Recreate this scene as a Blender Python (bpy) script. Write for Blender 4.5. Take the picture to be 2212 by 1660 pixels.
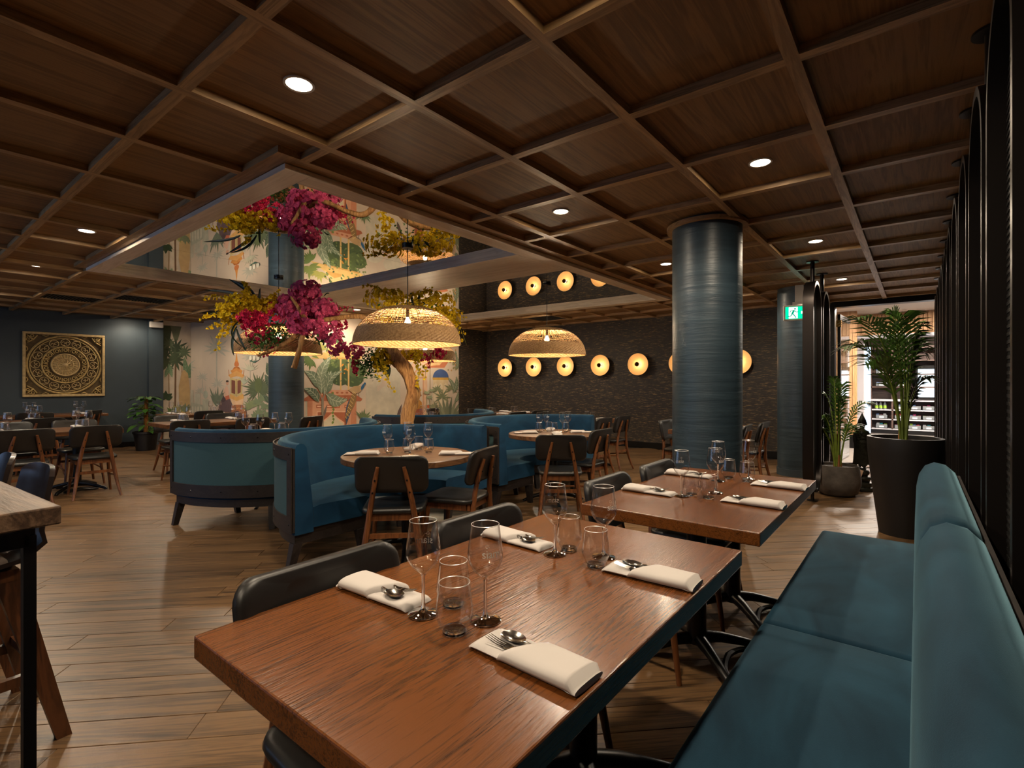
import bpy, bmesh, math, random
from mathutils import Vector, Matrix, Euler
random.seed(7)
PI = math.pi
scene = bpy.context.scene
for o in list(bpy.data.objects):
    bpy.data.objects.remove(o)
COL = scene.collection
# ------------------------------------------------------------------ camera
EYE = 1.30                      # eye height
YAW = math.radians(38.4)        # turned left from the +y axis of the room
cam_data = bpy.data.cameras.new('camera')
cam_data.lens = 18.0
cam_data.sensor_width = 36.0
cam_data.clip_start = 0.05
cam = bpy.data.objects.new('camera', cam_data)
COL.objects.link(cam)
cam.location = (0, 0, EYE)
cam.rotation_euler = (PI / 2, 0, YAW)
scene.camera = cam
# ------------------------------------------------------------------ world and exposure
world = bpy.data.worlds.new('dusk_sky')
scene.world = world
world.use_nodes = True
wbg = world.node_tree.nodes['Background']
wbg.inputs[0].default_value = (0.48, 0.66, 1.0, 1)
wbg.inputs[1].default_value = 1.2
scene.view_settings.view_transform = 'Standard'
scene.view_settings.look = 'None'
scene.view_settings.gamma = 1.0
scene.view_settings.use_curve_mapping = False
scene.view_settings.exposure = 1.1
scene.cycles.max_bounces = 7
scene.cycles.diffuse_bounces = 3
scene.cycles.glossy_bounces = 4
scene.cycles.transparent_max_bounces = 24
scene.cycles.caustics_reflective = False
scene.cycles.caustics_refractive = False
scene.cycles.sample_clamp_indirect = 4.0
scene.cycles.use_denoising = True
scene.cycles.denoiser = 'OPENIMAGEDENOISE'
scene.cycles.use_adaptive_sampling = True
scene.cycles.adaptive_threshold = 0.08
scene.cycles.adaptive_min_samples = 16
# daylight comes in through the windows of the wall behind the camera
for i, (x0, x1) in enumerate(((-5.9, -4.1), (-8.5, -6.7), (-11.1, -9.3))):
    ld = bpy.data.lights.new('window_portal', 'AREA')
    ld.shape = 'RECTANGLE'
    ld.size = x1 - x0
    ld.size_y = 1.6
    ld.cycles.is_portal = True
    lo = bpy.data.objects.new('window_portal', ld)
    COL.objects.link(lo)
    lo.location = ((x0 + x1) / 2, -3.32, 1.6)
    lo.rotation_euler = (PI / 2, 0, 0)

SPOT_W = 24.0; DISC_W = 6.0        # one ceiling downlight
PEND_W = 7.0         # one pendant bulb
SCONCE_W = 4.0       # one wall lamp bulb

# ------------------------------------------------------------------ colour and materials
def lin(r, g, b):
    def f(c):
        c /= 255.0
        return c / 12.92 if c <= 0.04045 else ((c + 0.055) / 1.055) ** 2.4
    return (f(r), f(g), f(b), 1.0)

MATS = {}

def new_mat(name):
    m = bpy.data.materials.new(name)
    m.use_nodes = True
    nt = m.node_tree
    p = nt.nodes['Principled BSDF']
    MATS[name] = m
    return m, nt, p

def nd(nt, t, **kw):
    n = nt.nodes.new(t)
    for k, v in kw.items():
        if k.startswith('i_'):
            n.inputs[k[2:].replace('_', ' ')].default_value = v
        else:
            setattr(n, k, v)
    return n

def ramp(nt, stops, fac=None):
    r = nt.nodes.new('ShaderNodeValToRGB')
    el = r.color_ramp.elements
    while len(el) < len(stops):
        el.new(0.5)
    for e, (p, c) in zip(el, stops):
        e.position = p
        e.color = c
    if fac is not None:
        nt.links.new(fac, r.inputs[0])
    return r

def plain(name, c, rough=0.5, metal=0.0, spec=0.5, var=0.0, vscale=20.0, bump=0.0, bscale=120.0, sheen=0.0):
    m, nt, p = new_mat(name)
    p.inputs['Base Color'].default_value = c
    p.inputs['Roughness'].default_value = rough
    p.inputs['Metallic'].default_value = metal
    p.inputs['Specular IOR Level'].default_value = spec
    if sheen:
        p.inputs['Sheen Weight'].default_value = sheen
        p.inputs['Sheen Roughness'].default_value = 0.4
        p.inputs['Sheen Tint'].default_value = (0.35, 0.75, 0.95, 1)
    tc = nd(nt, 'ShaderNodeTexCoord')
    if var:
        n = nd(nt, 'ShaderNodeTexNoise', i_Scale=vscale, i_Detail=4.0)
        nt.links.new(tc.outputs['Object'], n.inputs['Vector'])
        lo = tuple(max(0, v * (1 - var)) for v in c[:3]) + (1,)
        hi = tuple(min(1, v * (1 + var)) for v in c[:3]) + (1,)
        r = ramp(nt, [(0.3, lo), (0.7, hi)], n.outputs['Fac'])
        nt.links.new(r.outputs[0], p.inputs['Base Color'])
    if bump:
        n2 = nd(nt, 'ShaderNodeTexNoise', i_Scale=bscale, i_Detail=3.0)
        nt.links.new(tc.outputs['Object'], n2.inputs['Vector'])
        b = nd(nt, 'ShaderNodeBump', i_Strength=bump, i_Distance=0.01)
        nt.links.new(n2.outputs['Fac'], b.inputs['Height'])
        nt.links.new(b.outputs[0], p.inputs['Normal'])
    return m

def wood(name, dark, light, axis=0, scale=6.0, stretch=14.0, rough=0.4, bump=0.15, coat=0.0, fine=1.0, rand=0.0, spec=0.5, pores=0.35, rings=38.0, ringw=0.16):
    """wood with grain along local axis (0 x, 1 y, 2 z)"""
    m, nt, p = new_mat(name)
    tc = nd(nt, 'ShaderNodeTexCoord')
    oi = nd(nt, 'ShaderNodeObjectInfo')
    off = nd(nt, 'ShaderNodeVectorMath', operation='SCALE')
    cmb = nd(nt, 'ShaderNodeCombineXYZ')
    ge = nd(nt, 'ShaderNodeNewGeometry')
    rs = nd(nt, 'ShaderNodeMath', operation='ADD')
    nt.links.new(oi.outputs['Random'], rs.inputs[0])
    nt.links.new(ge.outputs['Random Per Island'], rs.inputs[1])
    fr = nd(nt, 'ShaderNodeMath', operation='FRACT')
    nt.links.new(rs.outputs[0], fr.inputs[0])
    RND = fr.outputs[0]
    for k in range(3):
        nt.links.new(RND, cmb.inputs[k])
    nt.links.new(cmb.outputs[0], off.inputs[0])
    off.inputs['Scale'].default_value = 37.0
    add = nd(nt, 'ShaderNodeVectorMath', operation='ADD')
    nt.links.new(tc.outputs['Object'], add.inputs[0])
    nt.links.new(off.outputs[0], add.inputs[1])
    mp = nd(nt, 'ShaderNodeMapping')
    s = [scale, scale, scale]
    s[axis] = scale / stretch
    mp.inputs['Scale'].default_value = s
    nt.links.new(add.outputs[0], mp.inputs['Vector'])
    n1 = nd(nt, 'ShaderNodeTexNoise', i_Scale=1.0, i_Detail=5.0, i_Roughness=0.6, i_Distortion=0.6)
    nt.links.new(mp.outputs[0], n1.inputs['Vector'])
    n2 = nd(nt, 'ShaderNodeTexNoise', i_Scale=9.0 * fine, i_Detail=3.0, i_Roughness=0.6)
    nt.links.new(mp.outputs[0], n2.inputs['Vector'])
    # growth rings: a sine of the large noise
    ring = nd(nt, 'ShaderNodeMath', operation='MULTIPLY'); ring.inputs[1].default_value = rings
    nt.links.new(n1.outputs['Fac'], ring.inputs[0])
    sn = nd(nt, 'ShaderNodeMath', operation='SINE')
    nt.links.new(ring.outputs[0], sn.inputs[0])
    mx = nd(nt, 'ShaderNodeMath', operation='MULTIPLY_ADD'); mx.inputs[1].default_value = ringw; mx.inputs[2].default_value = 0.0
    nt.links.new(sn.outputs[0], mx.inputs[0])
    a2 = nd(nt, 'ShaderNodeMath', operation='ADD')
    nt.links.new(mx.outputs[0], a2.inputs[0])
    a3 = nd(nt, 'ShaderNodeMath', operation='MULTIPLY_ADD'); a3.inputs[1].default_value = pores; 
    nt.links.new(n2.outputs['Fac'], a3.inputs[0])
    a4 = nd(nt, 'ShaderNodeMath', operation='MULTIPLY'); a4.inputs[1].default_value = 0.75
    nt.links.new(n1.outputs['Fac'], a4.inputs[0])
    nt.links.new(a4.outputs[0], a3.inputs[2])
    nt.links.new(a3.outputs[0], a2.inputs[1])
    fac = a2.outputs[0]
    if rand:
        rr = nd(nt, 'ShaderNodeMath', operation='MULTIPLY_ADD'); rr.inputs[1].default_value = rand
        nt.links.new(RND, rr.inputs[0])
        sub = nd(nt, 'ShaderNodeMath', operation='SUBTRACT'); sub.inputs[1].default_value = rand / 2
        nt.links.new(fac, sub.inputs[0])
        nt.links.new(sub.outputs[0], rr.inputs[2])
        fac = rr.outputs[0]
    mid = tuple((a + b) / 2 for a, b in zip(dark, light))
    r = ramp(nt, [(0.30, dark), (0.52, mid), (0.78, light)], fac)
    nt.links.new(r.outputs[0], p.inputs['Base Color'])
    p.inputs['Roughness'].default_value = rough
    p.inputs['Specular IOR Level'].default_value = spec
    if coat:
        p.inputs['Coat Weight'].default_value = coat
        p.inputs['Coat Roughness'].default_value = 0.15
    if bump:
        b = nd(nt, 'ShaderNodeBump', i_Strength=bump, i_Distance=0.004)
        nt.links.new(n2.outputs['Fac'], b.inputs['Height'])
        nt.links.new(b.outputs[0], p.inputs['Normal'])
    return m

def emit(name, c, strength, sampled=False):
    m, nt, p = new_mat(name)
    nt.nodes.remove(p)
    e = nd(nt, 'ShaderNodeEmission')
    e.inputs[0].default_value = c
    e.inputs[1].default_value = strength
    nt.links.new(e.outputs[0], nt.nodes['Material Output'].inputs[0])
    if strength < 100 and not sampled: m.cycles.emission_sampling = 'NONE'
    return m

def glass_mat(name, tint=(1, 1, 1, 1), ior=1.5, boost=1.0, rough=0.0):
    """thin clear glass: see-through with Fresnel reflections"""
    m, nt, p = new_mat(name)
    nt.nodes.remove(p)
    t = nd(nt, 'ShaderNodeBsdfTransparent'); t.inputs[0].default_value = tint
    g = nd(nt, 'ShaderNodeBsdfGlossy'); g.inputs['Roughness'].default_value = rough
    f = nd(nt, 'ShaderNodeLayerWeight'); f.inputs['Blend'].default_value = 0.5
    pw = nd(nt, 'ShaderNodeMath', operation='POWER'); pw.inputs[1].default_value = 3.0
    nt.links.new(f.outputs['Facing'], pw.inputs[0])
    mm = nd(nt, 'ShaderNodeMath', operation='MULTIPLY_ADD'); mm.inputs[1].default_value = 0.8 * boost; mm.inputs[2].default_value = 0.045 * boost; mm.use_clamp = True
    nt.links.new(pw.outputs[0], mm.inputs[0])
    mix = nd(nt, 'ShaderNodeMixShader')
    nt.links.new(mm.outputs[0], mix.inputs[0])
    nt.links.new(t.outputs[0], mix.inputs[1])
    nt.links.new(g.outputs[0], mix.inputs[2])
    nt.links.new(mix.outputs[0], nt.nodes['Material Output'].inputs[0])
    return m

wood('floor_wood', lin(47, 34, 22), lin(116, 87, 57), axis=0, scale=15, stretch=20, rough=0.36, bump=0.12, rand=0.14, pores=0.55)
wood('ceiling_veneer', lin(106, 76, 40), lin(142, 105, 60), axis=1, scale=12, stretch=20, rough=0.6, bump=0, rand=0.10, pores=0.4)
wood('beam_oak_y', lin(130, 100, 64), lin(178, 142, 98), axis=1, scale=14, stretch=14, rough=0.45, bump=0)
wood('beam_oak_x', lin(130, 100, 64), lin(178, 142, 98), axis=0, scale=14, stretch=14, rough=0.45, bump=0)
wood('pale_oak_y', lin(212, 194, 170), lin(234, 218, 198), axis=1, scale=12, stretch=16, rough=0.5, bump=0)
wood('pale_oak_x', lin(212, 194, 170), lin(234, 218, 198), axis=0, scale=12, stretch=16, rough=0.5, bump=0)
wood('table_wood', lin(22, 11, 5), lin(104, 59, 24), axis=1, scale=17, stretch=16, rough=0.26, bump=0.25, coat=0.1, pores=0.75, fine=1.6, rings=62, ringw=0.12)
wood('table_wood_flat', lin(60, 36, 20), lin(112, 72, 42), axis=1, scale=9, stretch=12, rough=0.3, bump=0, coat=0.1)
wood('round_table_wood', lin(70, 47, 31), lin(114, 80, 53), axis=1, scale=10, stretch=12, rough=0.33, bump=0)
wood('bar_wood', lin(58, 42, 31), lin(114, 89, 69), axis=0, scale=14, stretch=10, rough=0.35, bump=0.2)
wood('chair_wood', lin(76, 43, 22), lin(122, 74, 40), axis=2, scale=14, stretch=10, rough=0.35, bump=0)
wood('stool_wood', lin(52, 30, 18), lin(92, 56, 34), axis=2, scale=12, stretch=10, rough=0.3, bump=0)
wood('booth_wood', lin(24, 19, 18), lin(40, 33, 31), axis=0, scale=14, stretch=12, rough=0.5, bump=0)
wood('driftwood', lin(120, 78, 40), lin(196, 148, 92), axis=2, scale=16, stretch=9, rough=0.7, bump=0.5)
wood('slat_wood', lin(176, 128, 84), lin(206, 160, 112), axis=2, scale=14, stretch=12, rough=0.5, bump=0)
wood('shelf_wood', lin(70, 52, 46), lin(104, 80, 70), axis=0, scale=8, stretch=8, rough=0.5, bump=0)
plain('wall_blue', lin(50, 62, 70), 0.6, var=0.06, vscale=3)
plain('black_metal', lin(16, 14, 14), 0.35, 0.3)
plain('bolt_metal', lin(30, 30, 34), 0.3, 0.7)
plain('screen_metal', lin(46, 41, 39), 0.34, 0.8)
plain('mesh_wire', lin(7, 7, 7), 0.7, 0.1)
plain('leather', lin(20, 19, 18), 0.38)
plain('soft_leather', lin(26, 24, 23), 0.42)
plain('seat_fabric', lin(70, 58, 50), 0.85, var=0.12, vscale=90)
plain('shell_black', lin(30, 23, 21), 0.24, spec=0.5)
plain('napkin', lin(190, 183, 178), 0.8)
plain('steel', lin(200, 196, 190), 0.14, 1.0)
plain('brass', lin(190, 150, 80), 0.25, 1.0)
plain('black_pot', lin(20, 17, 16), 0.55)
plain('pot_stone', lin(92, 84, 78), 0.75, var=0.3, vscale=9, bump=0.25, bscale=40)
plain('soil', lin(40, 30, 22), 0.95, bump=0.5, bscale=60)
plain('statue_bronze', lin(44, 44, 36), 0.5, 0.4, var=0.4, vscale=24, bump=0.3, bscale=60)
plain('paper_tag', lin(212, 178, 150), 0.8)
plain('string_red', lin(170, 60, 44), 0.8)
plain('moss_pole', lin(150, 96, 44), 0.95, var=0.4, vscale=60, bump=0.8, bscale=90)
plain('leaf_green', lin(56, 96, 34), 0.4, var=0.3, vscale=12)
plain('leaf_dark', lin(24, 40, 22), 0.4, var=0.3, vscale=12)
plain('palm_green', lin(54, 84, 26), 0.35, var=0.35, vscale=10)
plain('palm_stem', lin(110, 126, 46), 0.5, var=0.3, vscale=14)
plain('palm_husk', lin(150, 96, 52), 0.8)
plain('flower_green', lin(120, 126, 52), 0.6, var=0.3, vscale=30)
plain('carved_wood', lin(176, 148, 92), 0.7, var=0.3, vscale=26)
plain('carved_back', lin(86, 68, 38), 0.8, var=0.3, vscale=20)
plain('carved_light', lin(188, 160, 110), 0.7, var=0.2, vscale=26)
plain('white_paint', lin(206, 200, 192), 0.6)
plain('shop_white', lin(190, 188, 194), 0.5)
plain('shop_floor', lin(120, 112, 106), 0.5, var=0.15, vscale=3)
plain('plastic_clear', lin(120, 124, 126), 0.25)
plain('dark_grille', lin(14, 12, 11), 0.6)
plain('mirror', (0.86, 0.86, 0.84, 1), 0.01, 1.0)
glass_mat('glass', (0.995, 0.995, 0.995, 1), boost=1.0)
def solid_glass():
    m, nt, p = new_mat('glass_base')
    nt.nodes.remove(p)
    g = nd(nt, 'ShaderNodeBsdfGlass'); g.inputs['IOR'].default_value = 1.5; g.inputs['Roughness'].default_value = 0.0
    nt.links.new(g.outputs[0], nt.nodes['Material Output'].inputs[0])
solid_glass()
def rim_mat():
    m, nt, p = new_mat('glass_rim')
    nt.nodes.remove(p)
    t = nd(nt, 'ShaderNodeBsdfTransparent'); d = nd(nt, 'ShaderNodeBsdfGlossy'); d.inputs['Roughness'].default_value = 0.35
    mix = nd(nt, 'ShaderNodeMixShader'); mix.inputs[0].default_value = 0.6
    nt.links.new(t.outputs[0], mix.inputs[1]); nt.links.new(d.outputs[0], mix.inputs[2])
    nt.links.new(mix.outputs[0], nt.nodes['Material Output'].inputs[0])
rim_mat()
glass_mat('window_glass', (0.9, 0.95, 1, 1))
plain('etch', lin(236, 232, 226), 0.8)
emit('lamp_disc', (1.0, 0.82, 0.60, 1), 8.0)
emit('sconce_bulb', (1.0, 0.74, 0.46, 1), 10.0, True)
emit('bulb_glow', (1.0, 0.76, 0.48, 1), 380.0)
emit('screen_green', lin(0, 190, 130), 1.1)
emit('screen_white', (0.85, 1.0, 0.95, 1), 1.3)
emit('fridge_light', (0.75, 0.9, 1.0, 1), 1.1)
emit('gap_glow_blue', (0.55, 0.75, 1.0, 1), 1.0)
for nm, c in (('pack_red', (190, 40, 60)), ('pack_teal', (40, 160, 170)), ('pack_pink', (200, 60, 120)), ('pack_white', (220, 220, 220)), ('pack_blue', (90, 120, 170)), ('pack_lime', (150, 190, 60))):
    plain(nm, lin(*c), 0.4)

def petal(name, c):
    m, nt, p = new_mat(name)
    nt.nodes.remove(p)
    ge = nd(nt, 'ShaderNodeNewGeometry'); oi = nd(nt, 'ShaderNodeObjectInfo')
    ad = nd(nt, 'ShaderNodeMath', operation='ADD'); fr = nd(nt, 'ShaderNodeMath', operation='FRACT')
    nt.links.new(ge.outputs['Random Per Island'], ad.inputs[0]); nt.links.new(oi.outputs['Random'], ad.inputs[1]); nt.links.new(ad.outputs[0], fr.inputs[0])
    lo = tuple(v * .6 for v in c[:3]) + (1,); hi = tuple(min(1, v * 1.25 + .02) for v in c[:3]) + (1,)
    r = ramp(nt, [(0, lo), (1, hi)], fr.outputs[0])
    d = nd(nt, 'ShaderNodeBsdfDiffuse'); t = nd(nt, 'ShaderNodeBsdfTranslucent'); mx = nd(nt, 'ShaderNodeMixShader'); mx.inputs[0].default_value = 0.4
    nt.links.new(r.outputs[0], d.inputs[0]); nt.links.new(r.outputs[0], t.inputs[0])
    nt.links.new(d.outputs[0], mx.inputs[1]); nt.links.new(t.outputs[0], mx.inputs[2])
    nt.links.new(mx.outputs[0], nt.nodes['Material Output'].inputs[0])
petal('petal_magenta', lin(248, 104, 156)); petal('petal_wine', lin(206, 44, 92)); petal('petal_yellow', lin(255, 208, 40))

def velvet(name, c, c2):
    m, nt, p = new_mat(name)
    tc = nd(nt, 'ShaderNodeTexCoord')
    mp = nd(nt, 'ShaderNodeMapping'); mp.inputs['Scale'].default_value = (5, 2.2, 5)
    nt.links.new(tc.outputs['Object'], mp.inputs[0])
    n = nd(nt, 'ShaderNodeTexNoise', i_Scale=1.0, i_Detail=4.0, i_Distortion=1.0)
    nt.links.new(mp.outputs[0], n.inputs['Vector'])
    r = ramp(nt, [(0.3, c), (0.72, c2)], n.outputs['Fac'])
    nt.links.new(r.outputs[0], p.inputs['Base Color'])
    p.inputs['Roughness'].default_value = 0.85
    p.inputs['Specular IOR Level'].default_value = 0.15
    p.inputs['Sheen Weight'].default_value = 0.5
    p.inputs['Sheen Roughness'].default_value = 0.35
    p.inputs['Sheen Tint'].default_value = (0.25, 0.48, 0.60, 1)
    n2 = nd(nt, 'ShaderNodeTexNoise', i_Scale=500.0)
    nt.links.new(tc.outputs['Object'], n2.inputs['Vector'])
    b = nd(nt, 'ShaderNodeBump', i_Strength=0.12, i_Distance=0.003)
    nt.links.new(n2.outputs['Fac'], b.inputs['Height'])
    nt.links.new(b.outputs[0], p.inputs['Normal'])
velvet('velvet_teal', lin(9, 34, 49), lin(29, 63, 82))
velvet('booth_velvet', lin(11, 41, 66), lin(21, 60, 88))
plain('booth_weave', lin(46, 80, 88), 0.8, var=0.1, vscale=160)

def wallpaper():
    m, nt, p = new_mat('wallpaper')
    tc = nd(nt, 'ShaderNodeTexCoord')
    mp = nd(nt, 'ShaderNodeMapping'); mp.inputs['Scale'].default_value = (9, 9, 90)
    nt.links.new(tc.outputs['Object'], mp.inputs[0])
    n = nd(nt, 'ShaderNodeTexNoise', i_Scale=1.0, i_Detail=3.0, i_Roughness=0.7)
    nt.links.new(mp.outputs[0], n.inputs['Vector'])
    r = ramp(nt, [(0.50, lin(44, 39, 36)), (0.58, lin(62, 54, 46)), (0.66, lin(136, 110, 72)), (0.75, lin(176, 148, 100))], n.outputs['Fac'])
    nt.links.new(r.outputs[0], p.inputs['Base Color'])
    p.inputs['Roughness'].default_value = 0.6
    b = nd(nt, 'ShaderNodeBump', i_Strength=0.3, i_Distance=0.004)
    nt.links.new(n.outputs['Fac'], b.inputs['Height'])
    nt.links.new(b.outputs[0], p.inputs['Normal'])
wallpaper()

def column_paint():
    m, nt, p = new_mat('column_paint')
    tc = nd(nt, 'ShaderNodeTexCoord')
    mp = nd(nt, 'ShaderNodeMapping'); mp.inputs['Scale'].default_value = (1.5, 1.5, 20)
    mp.inputs['Rotation'].default_value = (0.05, 0.03, 0)
    nt.links.new(tc.outputs['Object'], mp.inputs[0])
    n = nd(nt, 'ShaderNodeTexNoise', i_Scale=1.0, i_Detail=5.0, i_Roughness=0.6, i_Distortion=0.4)
    nt.links.new(mp.outputs[0], n.inputs['Vector'])
    r = ramp(nt, [(0.3, lin(36, 50, 60)), (0.7, lin(50, 66, 76))], n.outputs['Fac'])
    nt.links.new(r.outputs[0], p.inputs['Base Color'])
    p.inputs['Roughness'].default_value = 0.42
    b = nd(nt, 'ShaderNodeBump', i_Strength=0.4, i_Distance=0.012)
    nt.links.new(n.outputs['Fac'], b.inputs['Height'])
    nt.links.new(b.outputs[0], p.inputs['Normal'])
column_paint()

def wicker_mat():
    m, nt, p = new_mat('wicker')
    tc = nd(nt, 'ShaderNodeTexCoord')
    n = nd(nt, 'ShaderNodeTexNoise', i_Scale=60.0, i_Detail=2.0)
    nt.links.new(tc.outputs['Object'], n.inputs['Vector'])
    r = ramp(nt, [(0.3, lin(140, 104, 66)), (0.7, lin(190, 152, 104))], n.outputs['Fac'])
    nt.links.new(r.outputs[0], p.inputs['Base Color'])
    p.inputs['Roughness'].default_value = 0.6
wicker_mat()

# ------------------------------------------------------------------ building helpers
class MB:
    """collects geometry; build() links it as ONE mesh object"""
    def __init__(self):
        self.v, self.f, self.m = [], [], []

    def add(self, vs, fs, mat=0):
        o = len(self.v)
        self.v += [tuple(p) for p in vs]
        for f in fs:
            self.f.append(tuple(i + o for i in f))
            self.m.append(mat)
        return self

    def box(self, x0, x1, y0, y1, z0, z1, mat=0, M=None):
        vs = [Vector((x, y, z)) for z in (z0, z1) for y in (y0, y1) for x in (x0, x1)]
        if M is not None:
            vs = [M @ v for v in vs]
        return self.add(vs, [(0, 2, 3, 1), (4, 5, 7, 6), (0, 1, 5, 4), (2, 6, 7, 3), (0, 4, 6, 2), (1, 3, 7, 5)], mat)

    def bbox(self, x0, x1, y0, y1, z0, z1, r=0.005, seg=2, mat=0, M=None):
        """box with rounded edges"""
        bm = bmesh.new()
        bmesh.ops.create_cube(bm, size=1.0)
        for v in bm.verts:
            v.co = Vector(((x0 + x1) / 2 + v.co.x * (x1 - x0), (y0 + y1) / 2 + v.co.y * (y1 - y0), (z0 + z1) / 2 + v.co.z * (z1 - z0)))
        bmesh.ops.bevel(bm, geom=bm.edges[:], offset=r, segments=seg, profile=0.5, affect='EDGES')
        return self.bm(bm, mat, M)

    def bm(self, bm, mat=0, M=None):
        bm.verts.index_update()
        vs = [(M @ v.co) if M is not None else v.co.copy() for v in bm.verts]
        fs = [[v.index for v in f.verts] for f in bm.faces]
        bm.free()
        return self.add(vs, fs, mat)

    def tube(self, pts, rad, seg=8, mat=0, cap=True, jitter=0.0, rnd=None):
        pts = [Vector(p) for p in pts]
        n = len(pts)
        rads = rad if isinstance(rad, (list, tuple)) else [rad] * n
        up = None
        vs, fs = [], []
        for i, p in enumerate(pts):
            t = (pts[min(i + 1, n - 1)] - pts[max(i - 1, 0)]).normalized()
            if up is None:
                a = Vector((0, 0, 1)) if abs(t.z) < 0.9 else Vector((1, 0, 0))
                up = (a - t * a.dot(t)).normalized()
            else:
                up = (up - t * up.dot(t))
                up = up.normalized() if up.length > 1e-6 else t.orthogonal().normalized()
            s = t.cross(up)
            for k in range(seg):
                an = 2 * PI * k / seg
                r = rads[i]
                if jitter:
                    r *= 1 + jitter * (math.sin(3 * an + i * 0.35) * 0.6 + math.sin(7 * an - i * 0.5) * 0.4) + (rnd.uniform(-.5, .5) * jitter if rnd else 0)
                vs.append(p + (up * math.cos(an) + s * math.sin(an)) * r)
        for i in range(n - 1):
            for k in range(seg):
                k2 = (k + 1) % seg
                fs.append((i * seg + k, i * seg + k2, (i + 1) * seg + k2, (i + 1) * seg + k))
        if cap:
            fs.append(tuple(range(seg))[::-1])
            fs.append(tuple((n - 1) * seg + k for k in range(seg)))
        return self.add(vs, fs, mat)

    def lathe(self, prof, seg=24, mat=0, c=(0, 0, 0), a0=0.0, a1=2 * PI, M=None):
        full = abs(a1 - a0 - 2 * PI) < 1e-6
        m = seg if full else seg + 1
        vs, fs = [], []
        for (r, z) in prof:
            for k in range(m):
                a = a0 + (a1 - a0) * k / seg
                v = Vector((c[0] + r * math.cos(a), c[1] + r * math.sin(a), c[2] + z))
                vs.append(M @ v if M is not None else v)
        for i in range(len(prof) - 1):
            for k in range(seg):
                k2 = (k + 1) % m
                fs.append((i * m + k, i * m + k2, (i + 1) * m + k2, (i + 1) * m + k))
        return self.add(vs, fs, mat)

    def ringbox(self, r0, r1, z0, z1, a0, a1, seg=24, mat=0, c=(0, 0)):
        """closed arc-shaped bar"""
        vs, fs = [], []
        for k in range(seg + 1):
            a = a0 + (a1 - a0) * k / seg
            ca, sa = math.cos(a), math.sin(a)
            for r, z in ((r0, z0), (r1, z0), (r1, z1), (r0, z1)):
                vs.append((c[0] + r * ca, c[1] + r * sa, z))
        for k in range(seg):
            for j in range(4):
                j2 = (j + 1) % 4
                fs.append((k * 4 + j, k * 4 + j2, (k + 1) * 4 + j2, (k + 1) * 4 + j))
        fs += [(0, 3, 2, 1), tuple(seg * 4 + j for j in range(4))]
        return self.add(vs, fs, mat)

    def sweep(self, prof, a0, a1, seg=24, mat=0, c=(0, 0)):
        """profile [(r,z)..] closed, swept along an arc with end caps"""
        n = len(prof)
        vs, fs = [], []
        for k in range(seg + 1):
            a = a0 + (a1 - a0) * k / seg
            for r, z in prof:
                vs.append((c[0] + r * math.cos(a), c[1] + r * math.sin(a), z))
        for k in range(seg):
            for j in range(n):
                j2 = (j + 1) % n
                fs.append((k * n + j, k * n + j2, (k + 1) * n + j2, (k + 1) * n + j))
        fs += [tuple(range(n))[::-1], tuple(seg * n + j for j in range(n))]
        return self.add(vs, fs, mat)

    def prism(self, poly, z0, z1, mat=0, M=None):
        n = len(poly)
        vs = [Vector((x, y, z0)) for x, y in poly] + [Vector((x, y, z1)) for x, y in poly]
        if M is not None:
            vs = [M @ v for v in vs]
        fs = [tuple(range(n))[::-1], tuple(range(n, 2 * n))]
        fs += [(i, (i + 1) % n, n + (i + 1) % n, n + i) for i in range(n)]
        return self.add(vs, fs, mat)

    def mesh(self, name, mats, smooth=False, angle=None):
        me = bpy.data.meshes.new(name)
        me.from_pydata(self.v, [], self.f)
        for mt in (mats if isinstance(mats, (list, tuple)) else [mats]):
            me.materials.append(MATS[mt])
        if any(self.m):
            me.polygons.foreach_set('material_index', self.m)
        if smooth:
            me.polygons.foreach_set('use_smooth', [True] * len(me.polygons))
            if angle is not None:
                me.set_sharp_from_angle(angle=math.radians(angle))
        me.update()
        bmn = bmesh.new(); bmn.from_mesh(me)
        bmesh.ops.recalc_face_normals(bmn, faces=bmn.faces[:])
        bmn.to_mesh(me); bmn.free()
        return me

    def build(self, name, mats, parent=None, smooth=False, angle=40):
        return link(name, self.mesh(name, mats, smooth, angle if smooth else None), parent)

def link(name, data, parent=None):
    o = bpy.data.objects.new(name, data)
    COL.objects.link(o)
    if parent is not None:
        o.parent = parent
    return o

def tag(o, label=None, cat=None, group=None, kind=None):
    if label: o['label'] = label
    if cat: o['category'] = cat
    if group: o['group'] = group
    if kind: o['kind'] = kind
    return o

def thing(name, label, cat, loc=(0, 0, 0), rz=0.0, group=None, kind=None):
    o = bpy.data.objects.new(name, None)
    o.empty_display_size = 0.1
    COL.objects.link(o)
    o.location = loc
    o.rotation_euler = (0, 0, rz)
    return tag(o, label, cat, group, kind)

def copy_tree(o, parent=None):
    c = o.copy()
    COL.objects.link(c)
    c.parent = parent
    for ch in list(KIDS.get(o.name, [])) or [x for x in o.children]:
        copy_tree(ch, c)
    return c
KIDS = {}

def again(proto, loc, rz, label, group=None, first=[None]):
    """place a copy of a thing (its parts too) with a label of its own"""
    c = copy_tree(proto)
    c.location = loc
    c.rotation_euler = (0, 0, rz)
    c['label'] = label
    if group: c['group'] = group
    elif 'group' in c: del c['group']
    return c

def drop(o):
    for ch in list(o.children):
        drop(ch)
    bpy.data.objects.remove(o)

def rounded_rect(w, h, r, seg=5, cx=0.0, cy=0.0):
    out = []
    for (sx, sy, a) in ((1, 1, 0), (-1, 1, 90), (-1, -1, 180), (1, -1, 270)):
        for k in range(seg + 1):
            t = math.radians(a + 90 * k / seg)
            out.append((cx + sx * (w / 2 - r) + r * math.cos(t), cy + sy * (h / 2 - r) + r * math.sin(t)))
    return out

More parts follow.
